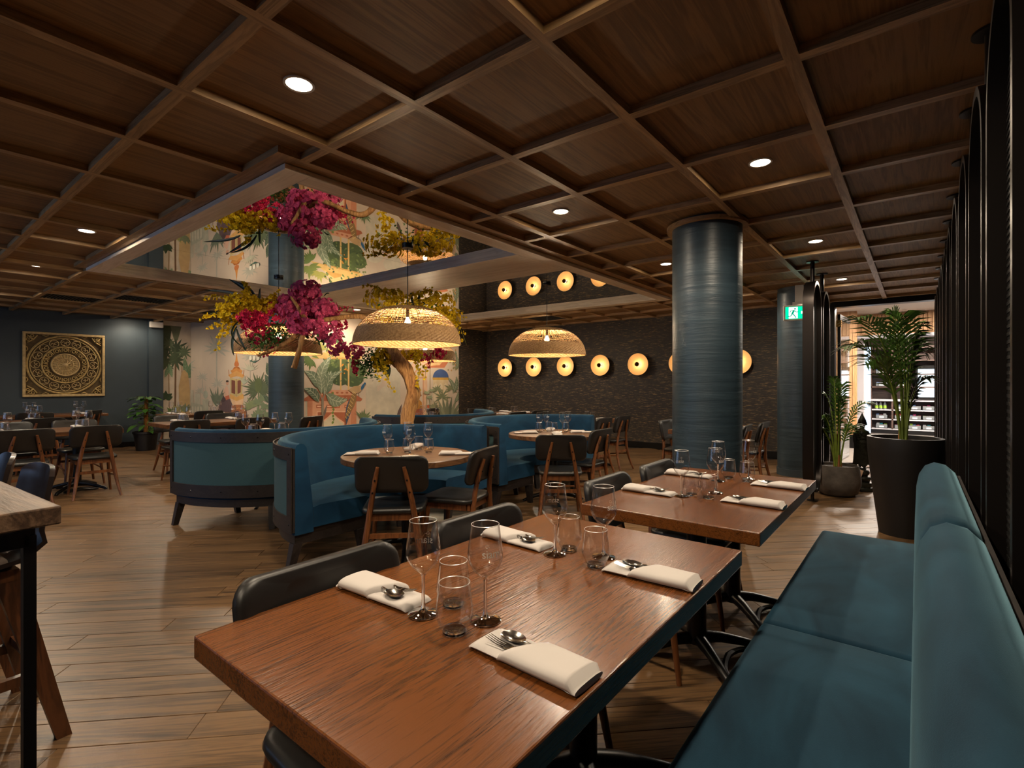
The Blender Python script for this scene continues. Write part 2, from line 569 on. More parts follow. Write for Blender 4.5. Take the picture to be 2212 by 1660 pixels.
def bez(p0, p1, p2, p3, n):
    P = [Vector(p) for p in (p0, p1, p2, p3)]
    out = []
    for i in range(n + 1):
        t = i / n
        out.append(P[0] * (1 - t) ** 3 + P[1] * 3 * t * (1 - t) ** 2 + P[2] * 3 * t * t * (1 - t) + P[3] * t ** 3)
    return out

# seen from the eye point: turn a position in the photograph into a point of a wall or of a level
FPX = 1106.0
def ray(px, py):
    r, u = (px - 1106.0) / FPX, (829.0 - py) / FPX
    c, s = math.cos(YAW), math.sin(YAW)
    return Vector((-s + c * r, c + s * r, u))
def at_depth(px, py, d):
    return Vector((0, 0, EYE)) + ray(px, py) * d

# ------------------------------------------------------------------ room shell
CZ = 2.626                       # underside of the ceiling beams
CELL = 0.73527
XL = [-1.8728 - CELL * k for k in range(-5, 15)]       # beams running along y
YL = [0.8868 + CELL * k for k in range(-2, 13)]        # beams running along x
WX, WY0, FY, RX, BY = -12.85, 4.55, 9.85, 2.5, -3.3     # left wall, mural wall, far wall, right wall, back wall
MX = -8.66                                              # side wall that carries the rest of the mural

def in_view(x, y, z, m=140):
    d = -math.sin(YAW) * x + math.cos(YAW) * y
    r = math.cos(YAW) * x + math.sin(YAW) * y
    if d < 0.15: return False
    px, py = 1106 + FPX * r / d, 829 - FPX * (z - EYE) / d
    return -m < px < 2212 + m and -m < py < 1660 + m

def room_has(x, y, m=0.0):
    return not (x < MX - m and y > WY0 + m) and WX - m < x < RX and BY < y < FY + m

# floor: boards laid on the diagonal
floor = tag(MB().box(WX - .3, RX + .2, BY - .2, FY + .1, -0.06, -0.012).build('floor', 'soil'), 'brown wood plank floor laid diagonally', kind='structure')
PW, PL = 0.148, 1.22
plank_me = MB().bbox(-PL / 2 + .001, PL / 2 - .001, -PW / 2 + .001, PW / 2 - .001, -0.012, 0.0, 0.0015, 1).mesh('plank', 'floor_wood')
rp = random.Random(3)
spots = []
c45 = math.sqrt(0.5)
for j in range(-110, 110):
    sh = rp.uniform(0, PL)
    for i in range(-14, 15):
        a, b = i * PL + sh, j * PW
        x, y = a * c45 - b * c45, a * c45 + b * c45
        if not (WX - .3 < x < RX + .3 and BY - .3 < y < FY + .3):
            continue
        if not room_has(x, y, .1): continue
        if not any(in_view(x + t * c45, y + t * c45, 0, 60) for t in (-.6, -.3, 0, .3, .6)):
            continue
        spots.append((math.hypot(x, y), x, y, a, b))
spots.sort()
for k, (_, x, y, a, b) in enumerate(spots[:300]):
    o = link('plank', plank_me, floor)
    o.location = (x, y, 0)
    o.rotation_euler = (0, 0, PI / 4)
far = MB()
for (_, x, y, a, b) in spots[300:]:
    far.box(a - PL / 2 + .001, a + PL / 2 - .001, b - PW / 2 + .001, b + PW / 2 - .001, -0.012, 0.0)
fo = far.build('far_planks', 'floor_wood', floor)
fo.rotation_euler = (0, 0, PI / 4)
fo['kind'] = 'stuff'

# ceiling: recessed veneer panels between oak beams
ceiling = tag(MB().box(WX - .2, RX, BY, FY + .2, CZ + 0.055, CZ + 0.12).build('ceiling', 'ceiling_veneer'), 'dark wood ceiling divided into square coffers by oak beams', kind='structure')
panel_me = MB().box(-CELL / 2 + .002, CELL / 2 - .002, -CELL / 2 + .002, CELL / 2 - .002, 0, 0.012).mesh('panel', 'ceiling_veneer')
grille_me = MB()
grille_me.box(-CELL / 2 + .03, CELL / 2 - .03, -CELL / 2 + .03, CELL / 2 - .03, 0.0, 0.012)
for k in range(16):
    yy = -CELL / 2 + .06 + k * (CELL - .12) / 15
    grille_me.box(-CELL / 2 + .04, CELL / 2 - .04, yy - .008, yy + .008, -0.012, 0.002)
grille_me = grille_me.mesh('ceiling_grille', 'dark_grille')
WELL = (-7.39, -2.96, 1.56, 7.66)        # the hanging mirror frame is boxed in here
GRILLES = ((-8.15, 0.52), (-10.3, 1.98), (-9.6, 2.7), (-5.9, 8.6), (-10.35, 4.2))
for ix in range(len(XL) - 1):
    for iy in range(len(YL) - 1):
        cx, cy = (XL[ix] + XL[ix + 1]) / 2, (YL[iy] + YL[iy + 1]) / 2
        if not room_has(cx, cy) or (WELL[0] < cx < WELL[1] and WELL[2] < cy < WELL[3]): continue
        if not any(in_view(cx + a, cy + b, CZ, 30) for a in (-.37, 0, .37) for b in (-.37, 0, .37)): continue
        o = link('panel', panel_me, ceiling)
        o.location = (cx, cy, CZ + 0.04)
        o.rotation_euler = (0, 0, 0)
        for gx, gy in GRILLES:
            if abs(gx - cx) < CELL / 2 and abs(gy - cy) < CELL / 2:
                g = tag(link('ceiling_grille', grille_me), None, 'grille', 'black air grilles in the ceiling coffers')
                g.location = (cx, cy, CZ + 0.026)
                g['label'] = ('black slotted air grille in the coffer at the picture edge above the bar stools', 'black air grille above the tables by the blue wall', 'black air grille in front of the mural ceiling edge', 'black air grille above the wall lamps', 'black air grille against the mural wall')[GRILLES.index((gx, gy))]
BW, BD = 0.028, 0.04
def beam(x0, x1, y0, y1, mt):
    cx, cy = (x0 + x1) / 2, (y0 + y1) / 2
    o = MB().box(x0 - cx, x1 - cx, y0 - cy, y1 - cy, 0, BD + .015).build('beam', mt, ceiling)
    o.location = (cx, cy, CZ)
for x in XL:
    if not WX < x < RX: continue
    y1 = FY if x > MX else WY0
    if WELL[0] < x < WELL[1]:
        beam(x - BW, x + BW, BY, WELL[2] - .1, 'beam_oak_y'); beam(x - BW, x + BW, WELL[3] + .1, y1, 'beam_oak_y')
    else:
        beam(x - BW, x + BW, BY, y1, 'beam_oak_y')
for y in YL:
    if not BY < y < FY: continue
    x0 = WX if y < WY0 else MX
    xs = [x for x in sorted(XL) if x0 < x < RX]
    edges = [x0] + [x for x in xs] + [RX]
    for a, b in zip(edges[:-1], edges[1:]):          # short oak pieces between the long beams
        m = (a + b) / 2
        if WELL[2] - .1 < y < WELL[3] + .1:
            if a < WELL[0] < b: b = WELL[0] - .1 + BW
            if a < WELL[1] < b: a = WELL[1] + .1 - BW
            m = (a + b) / 2
            if WELL[0] < m < WELL[1] or b - a < .08: continue
        if not any(in_view(t, y, CZ, 20) for t in (a, m, b)): continue
        beam(a + BW, b - BW, y - BW, y + BW, 'beam_oak_x')
# border moulding where the coffers stop around the mirror frame
for (a, b, c, d, mt) in ((WELL[0] - .1, WELL[1] + .1, WELL[2] - .1, WELL[2] + .04, 'beam_oak_x'), (WELL[0] - .1, WELL[1] + .1, WELL[3] - .04, WELL[3] + .1, 'beam_oak_x'),
                         (WELL[1] - .04, WELL[1] + .1, WELL[2] + .04, WELL[3] - .04, 'beam_oak_y'), (WELL[0] - .1, WELL[0] + .04, WELL[2] + .04, WELL[3] - .04, 'beam_oak_y')):
    beam(a, b, c, d, mt)

# walls
def wall(name, label, mt, *b):
    return tag(MB().box(*b).build(name, mt), label, kind='structure')
wl = wall('wall_left', 'dark slate blue painted wall', 'wall_blue', WX - .15, WX, BY, WY0 + .15, -.06, CZ + .06)
MB().box(WX, WX + .09, 3.72, 3.985, 0, CZ + .05).build('pilaster', 'wall_blue', wl)
plain('mural_ground', lin(206, 188, 168), 0.7, var=0.08, vscale=1.3)
wm = wall('wall_mural', 'wall covered with a painted jungle and temple mural', 'mural_ground', WX - .15, MX - .15, WY0, WY0 + .15, -.06, CZ + .06)
ws = wall('wall_side', 'wall with the end of the painted jungle mural', 'mural_ground', MX - .15, MX, WY0, 8.86, -.06, CZ + .06)
wp = wall('wall_corner', 'dark wallpapered wall end beside the mural', 'wallpaper', MX - .15, MX + .02, 8.86, FY, -.06, CZ + .06)
wf = wall('wall_far', 'dark wall with gold flecked woven wallpaper', 'wallpaper', MX - .15, -1.12, FY, FY + .15, -.06, CZ + .06)
OPX0, OPX1 = -1.06, 0.42
wall('wall_door', 'dark wall beside the doorway', 'black_metal', OPX1, RX, FY, FY + .15, -.06, CZ + .06)
tag(MB().box(-1.12, OPX1, FY - .03, FY + .15, 2.55, CZ + .05).build('trim_1', 'black_metal'), 'black lintel over the doorway', kind='structure')
tag(MB().box(-1.12, OPX0, FY - .06, FY + .18, 0, 2.55).build('trim_2', 'black_metal'), 'black jamb of the doorway', kind='structure')
wall('wall_right', 'dark wall of the room behind the metal screen', 'wall_blue', RX, RX + .15, BY, FY + .15, -.06, CZ + .06)
# back wall with three windows to the dusk outside
wb = MB()
WINS = ((-5.9, -4.1), (-8.5, -6.7), (-11.1, -9.3))
xs = [WX - .15] + [v for w_ in reversed(WINS) for v in w_] + [RX]
for i in range(0, len(xs), 2):
    wb.box(xs[i], xs[i + 1], BY - .15, BY, -.06, CZ + .06)
for a, b in WINS:
    wb.box(a, b, BY - .15, BY, -.06, 0.8); wb.box(a, b, BY - .15, BY, 2.4, CZ + .06)
tag(wb.build('wall_back', 'wall_blue'), 'blue wall behind with three windows', kind='structure')
for k, (a, b) in enumerate(WINS):
    w_ = MB()
    for (p, q, r_, s_) in ((a, b, .8, .85), (a, b, 2.35, 2.4), (a, a + .05, .85, 2.35), (b - .05, b, .85, 2.35), ((a + b) / 2 - .02, (a + b) / 2 + .02, .85, 2.35)):
        w_.box(p, q, BY - .1, BY - .04, r_, s_)
    wo = tag(w_.build('window_%d' % (k + 1), 'black_metal'), 'black framed window behind the camera', kind='structure')
    MB().box(a + .05, (a + b) / 2 - .02, BY - .075, BY - .07, .85, 2.35).build('pane', 'window_glass', wo)
    MB().box((a + b) / 2 + .02, b - .05, BY - .075, BY - .07, .85, 2.35).build('pane', 'window_glass', wo)
tag(MB().box(WX, WX + .02, BY, WY0, 0, .1).build('baseboard_left', 'black_metal'), 'dark baseboard along the blue wall', kind='structure')
tag(MB().box(WX, MX, WY0 - .02, WY0, 0, .1).build('baseboard_mural', 'black_metal'), 'dark baseboard below the mural', kind='structure')
tag(MB().box(MX + .02, -1.12, FY - .02, FY, 0, .12).build('baseboard_far', 'black_metal'), 'dark baseboard below the wallpaper', kind='structure')
tag(MB().bbox(WX + .092, WX + .16, 3.72, 3.97, 2.50, CZ, .012).build('trim_3', 'white_paint'), 'white boxed duct end under the ceiling', kind='structure')

def column(x, y, label, collar=True):
    c = thing('column', label, 'column', (x, y, 0), kind='structure')
    MB().lathe([(0.28, 0.0), (0.28, 0.4), (0.28, 0.9), (0.28, 1.5), (0.28, 2.1), (0.28, CZ + .04)], 64).build('shaft', 'column_paint', c, True)
    MB().lathe([(0.29, 0), (0.29, .1), (0.28, .1)], 48).build('base_band', 'wall_blue', c, True)
    if collar:
        MB().lathe([(0.282, 0.03), (0.325, 0.03), (0.325, 0.0), (0.282, 0.0)], 64).build('collar', 'beam_oak_x', c).location = (0, 0, CZ - .012)
    return c
column(-1.41, 4.45, 'thick round slate blue column rising behind the second dining table')
column(-8.47, 4.47, 'round blue column in front of the painted mural')
column(-1.33, 8.3, 'round blue column beside the exit sign and the doorway', False)

# hanging frame with ceiling mirrors
FX0, FX1, FY0, FY1, FZ = -7.42, -2.965, 1.555, 7.66, 2.587
CB0, CB1 = 4.02, 4.90
mirror = thing('mirror_frame', 'hanging pale oak frame holding two mirror fields above the round booths', 'ceiling mirror', (0, 0, 0))
FWD = 0.16
for (a, b, c, d, mt) in ((FX0, FX1, FY0, FY0 + FWD, 'pale_oak_x'), (FX0, FX1, FY1 - FWD, FY1, 'pale_oak_x'),
                         (FX0, FX0 + FWD, FY0 + FWD, FY1 - FWD, 'pale_oak_y'), (FX1 - FWD, FX1, FY0 + FWD, FY1 - FWD, 'pale_oak_y'),
                         (FX0 + FWD, FX1 - FWD, CB0, CB1, 'pale_oak_x')):
    MB().bbox(a, b, c, d, FZ, FZ + .036, .002, 1).build('frame_board', mt, mirror)
ix0, ix1 = FX0 + FWD, FX1 - FWD
for (y0, y1) in ((FY0 + FWD, CB0), (CB1, FY1 - FWD)):
    for (a, b, c, d, mt) in ((ix0 - .02, ix1 + .02, y0 - .02, y0, 'pale_oak_x'), (ix0 - .02, ix1 + .02, y1, y1 + .02, 'pale_oak_x'),
                             (ix0 - .02, ix0, y0, y1, 'pale_oak_y'), (ix1, ix1 + .02, y0, y1, 'pale_oak_y')):
        MB().box(a, b, c, d, FZ + .036, FZ + .075).build('reveal', mt, mirror)
    xc = [ix0, -5.85, -4.5, ix1]
    for a, b in zip(xc[:-1], xc[1:]):
        MB().box(a + .0015, b - .0015, y0, y1, FZ + .062, FZ + .07).build('mirror_pane', 'mirror', mirror)

# downlights
def make_downlight(x, y, label, group):
    t = thing('downlight', label, 'ceiling light', (x, y, CZ + 0.04), 0, group)
    MB().lathe([(0.057, 0.0), (0.068, 0.0), (0.068, -0.006), (0.057, -0.006)], 32).build('trim_ring', 'white_paint', t, True)
    MB().add([(.057 * math.cos(PI * 2 * k / 20), .057 * math.sin(PI * 2 * k / 20), -.004) for k in range(20)], [tuple(range(20))]).build('diffuser', 'lamp_disc', t)
    return t
LIGHTS = [(-2.205, 1.223, 'round recessed downlight before the near corner of the mirror frame'),
          (-0.76, 3.42, 'round recessed downlight over the second dining table'),
          (-2.21, 3.41, 'round recessed downlight between mirror frame and thick blue column'),
          (-0.765, 5.63, 'round recessed downlight beyond the thick blue column toward the doorway'),
          (-2.24, 5.64, 'small downlight glowing just beside the thick blue column'),
          (-0.775, 7.88, 'round recessed downlight nearest the doorway'),
          (-5.8, 1.22, 'round recessed downlight beside the far end of the near frame edge'),
          (-7.95, 1.22, 'round recessed downlight over the dining tables by the bar table'),
          (-10.2, 1.225, 'round recessed downlight at the far edge of the picture over blue wall tables'),
          (-10.2, 3.4, 'round recessed downlight before the painted mural'),
          (-12.44, 3.41, 'round recessed downlight close to the blue wall corner'),
          (-8.07, 5.6, 'round recessed downlight beside the mural behind the branches'),
          (-8.05, 3.42, 'round recessed downlight shining through the yellow orchids'),
          (-0.76, 1.22, 'round recessed downlight above the nearest dining table'),
          (-2.2, -0.98, 'round recessed downlight behind the bar table'),
          (-0.76, -0.98, 'round recessed downlight behind the bench'),
          (-5.8, -0.98, 'round recessed downlight behind the window tables'),
          (-2.24, 7.85, 'round recessed downlight over the tables by the far column'),
          (-5.8, 7.85, 'round recessed downlight over the tables below the wall lamps'),
          (-8.05, 7.85, 'round recessed downlight near the mural end')]
dl_first = None
def spot(x, y, z, w, parent=None):
    ld = bpy.data.lights.new('downlight_lamp', 'SPOT')
    ld.energy = w
    ld.color = (1.0, 0.82, 0.60)
    ld.spot_size = math.radians(158)
    ld.spot_blend = 0.55
    ld.shadow_soft_size = 0.04
    lo = bpy.data.objects.new('downlight_lamp', ld)
    COL.objects.link(lo)
    lo.parent = parent
    lo.location = (0, 0, -0.02) if parent else (x, y, z)
    return lo
for (x, y, lab) in LIGHTS:
    if dl_first is None:
        t = dl_first = make_downlight(x, y, lab, 'recessed downlights in the wood ceiling')
    else:
        t = again(dl_first, (x, y, CZ + 0.04), 0, lab, 'recessed downlights in the wood ceiling')
LAMPS = [spot(x, y, CZ + .015, SPOT_W * (.5 if x < -12 else 1)) for (x, y, lab) in LIGHTS]
for (x, y, lab) in LIGHTS:
    ld = bpy.data.lights.new('downlight_glow', 'AREA')
    ld.shape = 'DISK'; ld.size = .112; ld.energy = DISC_W * (.5 if x < -12 else 1); ld.color = (1.0, 0.82, 0.60)
    lo = bpy.data.objects.new('downlight_glow', ld); COL.objects.link(lo); lo.location = (x, y, CZ + .032)

# ------------------------------------------------------------------ dining chair (faces +y at rest)
def make_chair():
    t = thing('dining_chair', 'x', 'chair')
    # seat pad: rounded trapezoid, dished
    def seat_poly(s):
        pts = []
        for (x, y) in rounded_rect(0.45, 0.43, 0.07, 5):
            k = 1.0 - 0.10 * (0.5 - y / 0.43)
            pts.append((x * k * s, (y + 0.0) * s))
        return pts
    s = MB()
    rings = [(0.90, 0.430), (0.98, 0.436), (1.0, 0.450), (0.98, 0.464), (0.90, 0.470), (0.55, 0.463), (0.2, 0.460)]
    vs, fs = [], []
    n = len(seat_poly(1))
    for sc, z in rings:
        vs += [(x, y, z) for x, y in seat_poly(sc)]
    for i in range(len(rings) - 1):
        for k in range(n):
            fs.append((i * n + k, i * n + (k + 1) % n, (i + 1) * n + (k + 1) % n, (i + 1) * n + k))
    fs.append(tuple(range(n))[::-1]); fs.append(tuple((len(rings) - 1) * n + k for k in range(n)))
    s.add(vs, fs)
    s.build('seat', 'leather', t, True, 60)
    # backrest: curved padded board
    b = MB()
    w, h, th = 0.48, 0.25, 0.036
    outl = rounded_rect(w, h, 0.055, 5)
    vs, fs = [], []
    lay = [(-th, .93), (-th * .8, .985), (-th * .3, 1.0), (0, .975), (0.006, .90), (0.008, .5)]
    n = len(outl)
    def bend(x, dz, off):
        a = x / 0.62
        tilt = dz * 0.20
        return (math.sin(a) * (0.62 - off), -0.235 + 0.62 - math.cos(a) * (0.62 - off) + off * 0 - tilt, 0.70 + dz)
    for off, sc in lay:
        for (x, z) in outl:
            vs.append(bend(x * sc, z * (1 - (1 - sc) * .6), off))
    for i in range(len(lay) - 1):
        for k in range(n):
            fs.append((i * n + k, i * n + (k + 1) % n, (i + 1) * n + (k + 1) % n, (i + 1) * n + k))
    fs.append(tuple(range(n))[::-1]); fs.append(tuple((len(lay) - 1) * n + k for k in range(n)))
    b.add(vs, fs)
    bo = b.build('backrest', 'soft_leather', t, True, 60)
    # rear posts run from the floor to the back of the backrest
    for sx in (-1, 1):
        p = MB()
        path = bez((sx * .215, -.30, 0), (sx * .165, -.20, .25), (sx * .155, -.175, .45), (sx * .085, -.268, .755), 10)
        p.tube(path, [.013, .015, .017, .019, .021, .021, .020, .019, .018, .017, .012], 8)
        post = p.build('rear_post', 'chair_wood', t, True, 60)
        for zb in (0, 1):
            q = path[9] if zb else path[8]
            MB().tube([(q.x, q.y - .012, q.z), (q.x, q.y - .021, q.z)], .0065, 8).build('bolt', 'bolt_metal', post)
        MB().tube([(sx * .20, .205, 0), (sx * .175, .165, .25), (sx * .165, .145, .43)], [.012, .017, .019], 8).build('front_leg', 'chair_wood', t, True, 60)
        MB().box(sx * .168 - .010, sx * .168 + .010, -.165, .15, .385, .43).build('side_rail', 'chair_wood', t)
        MB().tube([(sx * .186, .175, .20), (sx * .172, -.215, .24)], .010, 6).build('side_stretcher', 'chair_wood', t)
    MB().box(-.165, .165, .135, .158, .385, .43).build('front_rail', 'chair_wood', t)
    MB().box(-.165, .165, -.19, -.168, .385, .43).build('back_rail', 'chair_wood', t)
    st = MB()
    st.box(-.172, .172, -.219, -.197, .275, .305)
    st.build('rear_stretcher', 'chair_wood', t)
    return t
CHAIR = make_chair()
def chair(x, y, face, label, group=None, zoff=0):
    """x, y: middle of the backrest at its top; face: direction the sitter looks"""
    f = math.radians(face)
    off = 0.27
    return again(CHAIR, (x + off * math.cos(f), y + off * math.sin(f), 0), f - PI / 2, label, group)
G1 = 'black leather chairs along the near dining tables'
chair(-1.30, .775, 0, 'black leather chair nearest the camera, at the near end of the front table', G1)
chair(-1.31, 1.41, 0, 'black leather chair at the far end of the front table', G1)
chair(-1.285, 2.37, 1, 'black leather chair at the near end of the second table', G1)
chair(-1.275, 2.99, 0, 'black leather chair at the column end of the second table', G1)
G2 = 'black leather chairs at the round booth tables'
chair(-2.70, 2.13, 134, 'black leather chair with its back to the camera at the near round table', G2)
chair(-2.50, 2.88, 198, 'black leather chair seen side on beside the near round table', G2)
chair(-2.60, 4.02, 126, 'black leather chair seen from behind at the farther round table', G2)
chair(-2.59, 4.84, 182, 'black leather chair seen side on beside the farther round table', G2)
G3 = 'black leather chairs at the tables under the wall lamps'
chair(-3.42, 6.45, 181, 'nearer of two black chairs side by side left of the thick column', G3)
chair(-3.44, 7.08, 180, 'farther of two black chairs side by side left of the thick column', G3)
chair(-2.66, 6.62, 0, 'black chair facing the column from its near side', G3)
chair(-1.52, 6.36, 184, 'nearer black chair between the thick column and the doorway column', G3)
chair(-1.47, 6.98, 180, 'farther black chair between the thick column and the doorway column', G3)
for k, (x, y, a) in enumerate(((-5.35, 6.95, 180), (-5.35, 7.6, 180), (-6.9, 7.5, 0), (-4.6, 7.0, 0), (-7.5, 6.9, 20))):
    chair(x, y, a, ('black chair end just showing over the far booth below the wall lamps', 'black chair showing over the far booth next to the wallpapered wall',
                    'black chair back against the wallpaper beyond the blue booths', 'black chair behind the table with the far tumblers', 'black chair half hidden behind the far blue booth')[k], G3)
G4 = 'black leather chairs at the tables by the blue wall'
chair(-7.31, 1.04, 180, 'black chair seen from behind at the table nearest the bar stools', G4)
chair(-7.34, 1.64, 176, 'black chair seen from behind standing free at the table corner', G4)
chair(-8.86, 1.08, 0, 'black chair facing the camera beyond the window table, next to the bar stools', G4)
chair(-8.80, 1.72, 2, 'black chair facing the camera beyond the free table corner', G4)
chair(-9.55, 1.55, 184, 'black chair between the second and third row of tables', G4)
chair(-11.72, 2.62, 235, 'black chair beside the carved panel against the blue wall', G4)
chair(-11.5, 1.75, 178, 'black chair half hidden at the table under the carved panel', G4)
G5 = 'black leather chairs before the painted mural'
chair(-7.5, 2.67, 180, 'black chair seen from behind over the open booth, beside the table corner', G5)
chair(-7.36, 3.42, 182, 'black chair seen from behind over the open booth, next to the wine glasses', G5)
chair(-8.98, 2.9, 0, 'black chair facing the room across the mural table', G5)
chair(-8.95, 3.6, 0, 'black chair facing the room before the painted elephant', G5)
chair(-9.86, 3.8, 180, 'small black chair seen from behind in front of the painted palace', G5)
chair(-7.0, 4.12, 200, 'black chair back in front of the blue mural column', G5)

# ------------------------------------------------------------------ rectangular dining tables
def pedestal(parent, y):
    p = MB()
    p.tube([(0, y, 0.06), (0, y, 0.69)], .045, 20)
    ped = p.build('pedestal', 'black_metal', parent, True, 50)
    for k in range(4):
        a = PI / 4 + k * PI / 2
        ca, sa = math.cos(a), math.sin(a)
        b = MB()
        b.tube([(ca * .03, y + sa * .03, .085), (ca * .12, y + sa * .12, .075), (ca * .24, y + sa * .24, .045), (ca * .32, y + sa * .32, .02), (ca * .335, y + sa * .335, .0)], [.03, .026, .021, .019, .018], 8)
        b.build('claw_foot', 'black_metal', ped, True, 50)
    for sx in (-1, 1):
        lp = MB()
        ring = [(sx * (.20 + .055 * math.cos(t)), y + .155 * math.sin(t), .040 - .02 * abs(math.sin(t))) for t in [PI * 2 * i / 20 for i in range(21)]]
        lp.tube(ring, .014, 6, cap=False)
        lp.build('foot_loop', 'black_metal', ped, True, 50)
    MB().box(-.22, .22, y - .22, y + .22, .685, .698).build('top_plate', 'black_metal', parent)

def rect_table(x0, x1, y0, y1, label, group, mt='table_wood', peds=(-.32, .32), th=.052):
    cx, cy = (x0 + x1) / 2, (y0 + y1) / 2
    t = thing('dining_table', label, 'table', (cx, cy, 0), 0, group)
    MB().bbox(x0 - cx, x1 - cx, y0 - cy, y1 - cy, .75 - th, .75, .004, 2).build('tabletop', mt, t)
    for p in peds:
        pedestal(t, p)
    return t
GT = 'rectangular wooden dining tables'
rect_table(-1.242, -.455, .445, 1.80, 'reddish brown wooden dining table nearest the camera', GT)
rect_table(-1.215, -.455, 2.045, 3.365, 'reddish brown wooden dining table before the thick blue column', GT, 'table_wood', (-.22, .38))
rect_table(-8.50, -7.69, .60, 1.98, 'wooden dining table nearest the bar stools', GT, 'table_wood_flat')
rect_table(-10.75, -9.97, .50, 1.93, 'wooden dining table in the middle row by the blue wall', GT, 'table_wood_flat')
rect_table(-12.72, -12.0, 1.35, 2.85, 'wooden dining table below the carved panel', GT, 'table_wood_flat')
rect_table(-8.62, -7.88, 2.50, 4.0, 'wooden dining table before the mural behind the open booth', GT, 'table_wood_flat')
rect_table(-10.9, -10.2, 3.28, 4.42, 'wooden dining table beside the potted climber', GT, 'table_wood_flat')
rect_table(-4.38, -3.72, 6.1, 7.45, 'wooden dining table left of the thick column with far tumblers', GT, 'table_wood_flat')
rect_table(-2.36, -1.75, 6.0, 7.3, 'wooden dining table half hidden behind the thick column', GT, 'table_wood_flat')
rect_table(-6.55, -5.75, 6.9, 8.2, 'wooden dining table behind the far booth below the wall lamps', GT, 'table_wood_flat')

# ------------------------------------------------------------------ bench with velvet cushions
bench = thing('bench', 'long teal velvet bench against the dark metal screen', 'bench', (0, 0, 0))
def cushion(x0, x1, y0, y1, z0, z1, r, name, crown=0.012):
    bm = bmesh.new()
    bmesh.ops.create_cube(bm, size=1.0)
    for v in bm.verts:
        v.co = Vector(((x0 + x1) / 2 + v.co.x * (x1 - x0), (y0 + y1) / 2 + v.co.y * (y1 - y0), (z0 + z1) / 2 + v.co.z * (z1 - z0)))
    bmesh.ops.bevel(bm, geom=bm.edges[:], offset=r, segments=5, profile=0.5, affect='EDGES')
    bmesh.ops.subdivide_edges(bm, edges=[e for e in bm.edges if e.calc_length() > .1], cuts=6, use_grid_fill=True)
    for v in bm.verts:
        u = (v.co.x - x0) / (x1 - x0); t = (v.co.y - y0) / (y1 - y0)
        k = max(0, min(1, 4 * u * (1 - u))) * max(0, min(1, 4 * t * (1 - t)))
        if v.co.z > (z0 + z1) / 2:
            v.co.z += crown * math.sqrt(k)
    o = MB().bm(bm).build(name, 'velvet_teal', bench, True, 70)
    return o
for y0, y1 in ((1.975, 3.42), (.53, 1.972), (-.92, .527)):
    cushion(-.435, .03, y0, y1, .335, .462, .022, 'seat_cushion')
    # backrest cushion: tall pad with a rounded top, leaning a little
    p = MB()
    prof = [(-.005, .44), (-.012, .60), (-.006, .78), (.004, .84), (.028, .885), (.065, .905), (.11, .895), (.145, .86), (.16, .80), (.165, .44)]
    n = len(prof)
    ys = [y0 + .002, y0 + .012, y0 + .035, y0 + .08] + [y0 + .08 + (y1 - y0 - .16) * k / 8 for k in range(1, 8)] + [y1 - .08, y1 - .035, y1 - .012, y1 - .002]
    vs, fs = [], []
    for y in ys:
        e = min(y - y0, y1 - y)
        s = 1 if e > .07 else (0.80 + .20 * math.sqrt(1 - (1 - e / .07) ** 2))
        for (x, z) in prof:
            vs.append((.08 + (x - .08) * (0.5 + .5 * s) if e < .07 else x, y, .44 + (z - .44) * (0.70 + .30 * s)))
    for i in range(len(ys) - 1):
        for k in range(n - 1):
            fs.append((i * n + k, i * n + k + 1, (i + 1) * n + k + 1, (i + 1) * n + k))
    fs.append(tuple(range(n))); fs.append(tuple((len(ys) - 1) * n + k for k in range(n))[::-1])
    p.add(vs, fs)
    p.build('back_cushion', 'velvet_teal', bench, True, 70)
MB().box(-.36, .12, -.9, 3.38, .0, .335).build('plinth', 'booth_wood', bench)
MB().box(.145, .165, -.9, 3.40, .30, .84).build('back_board', 'booth_wood', bench)

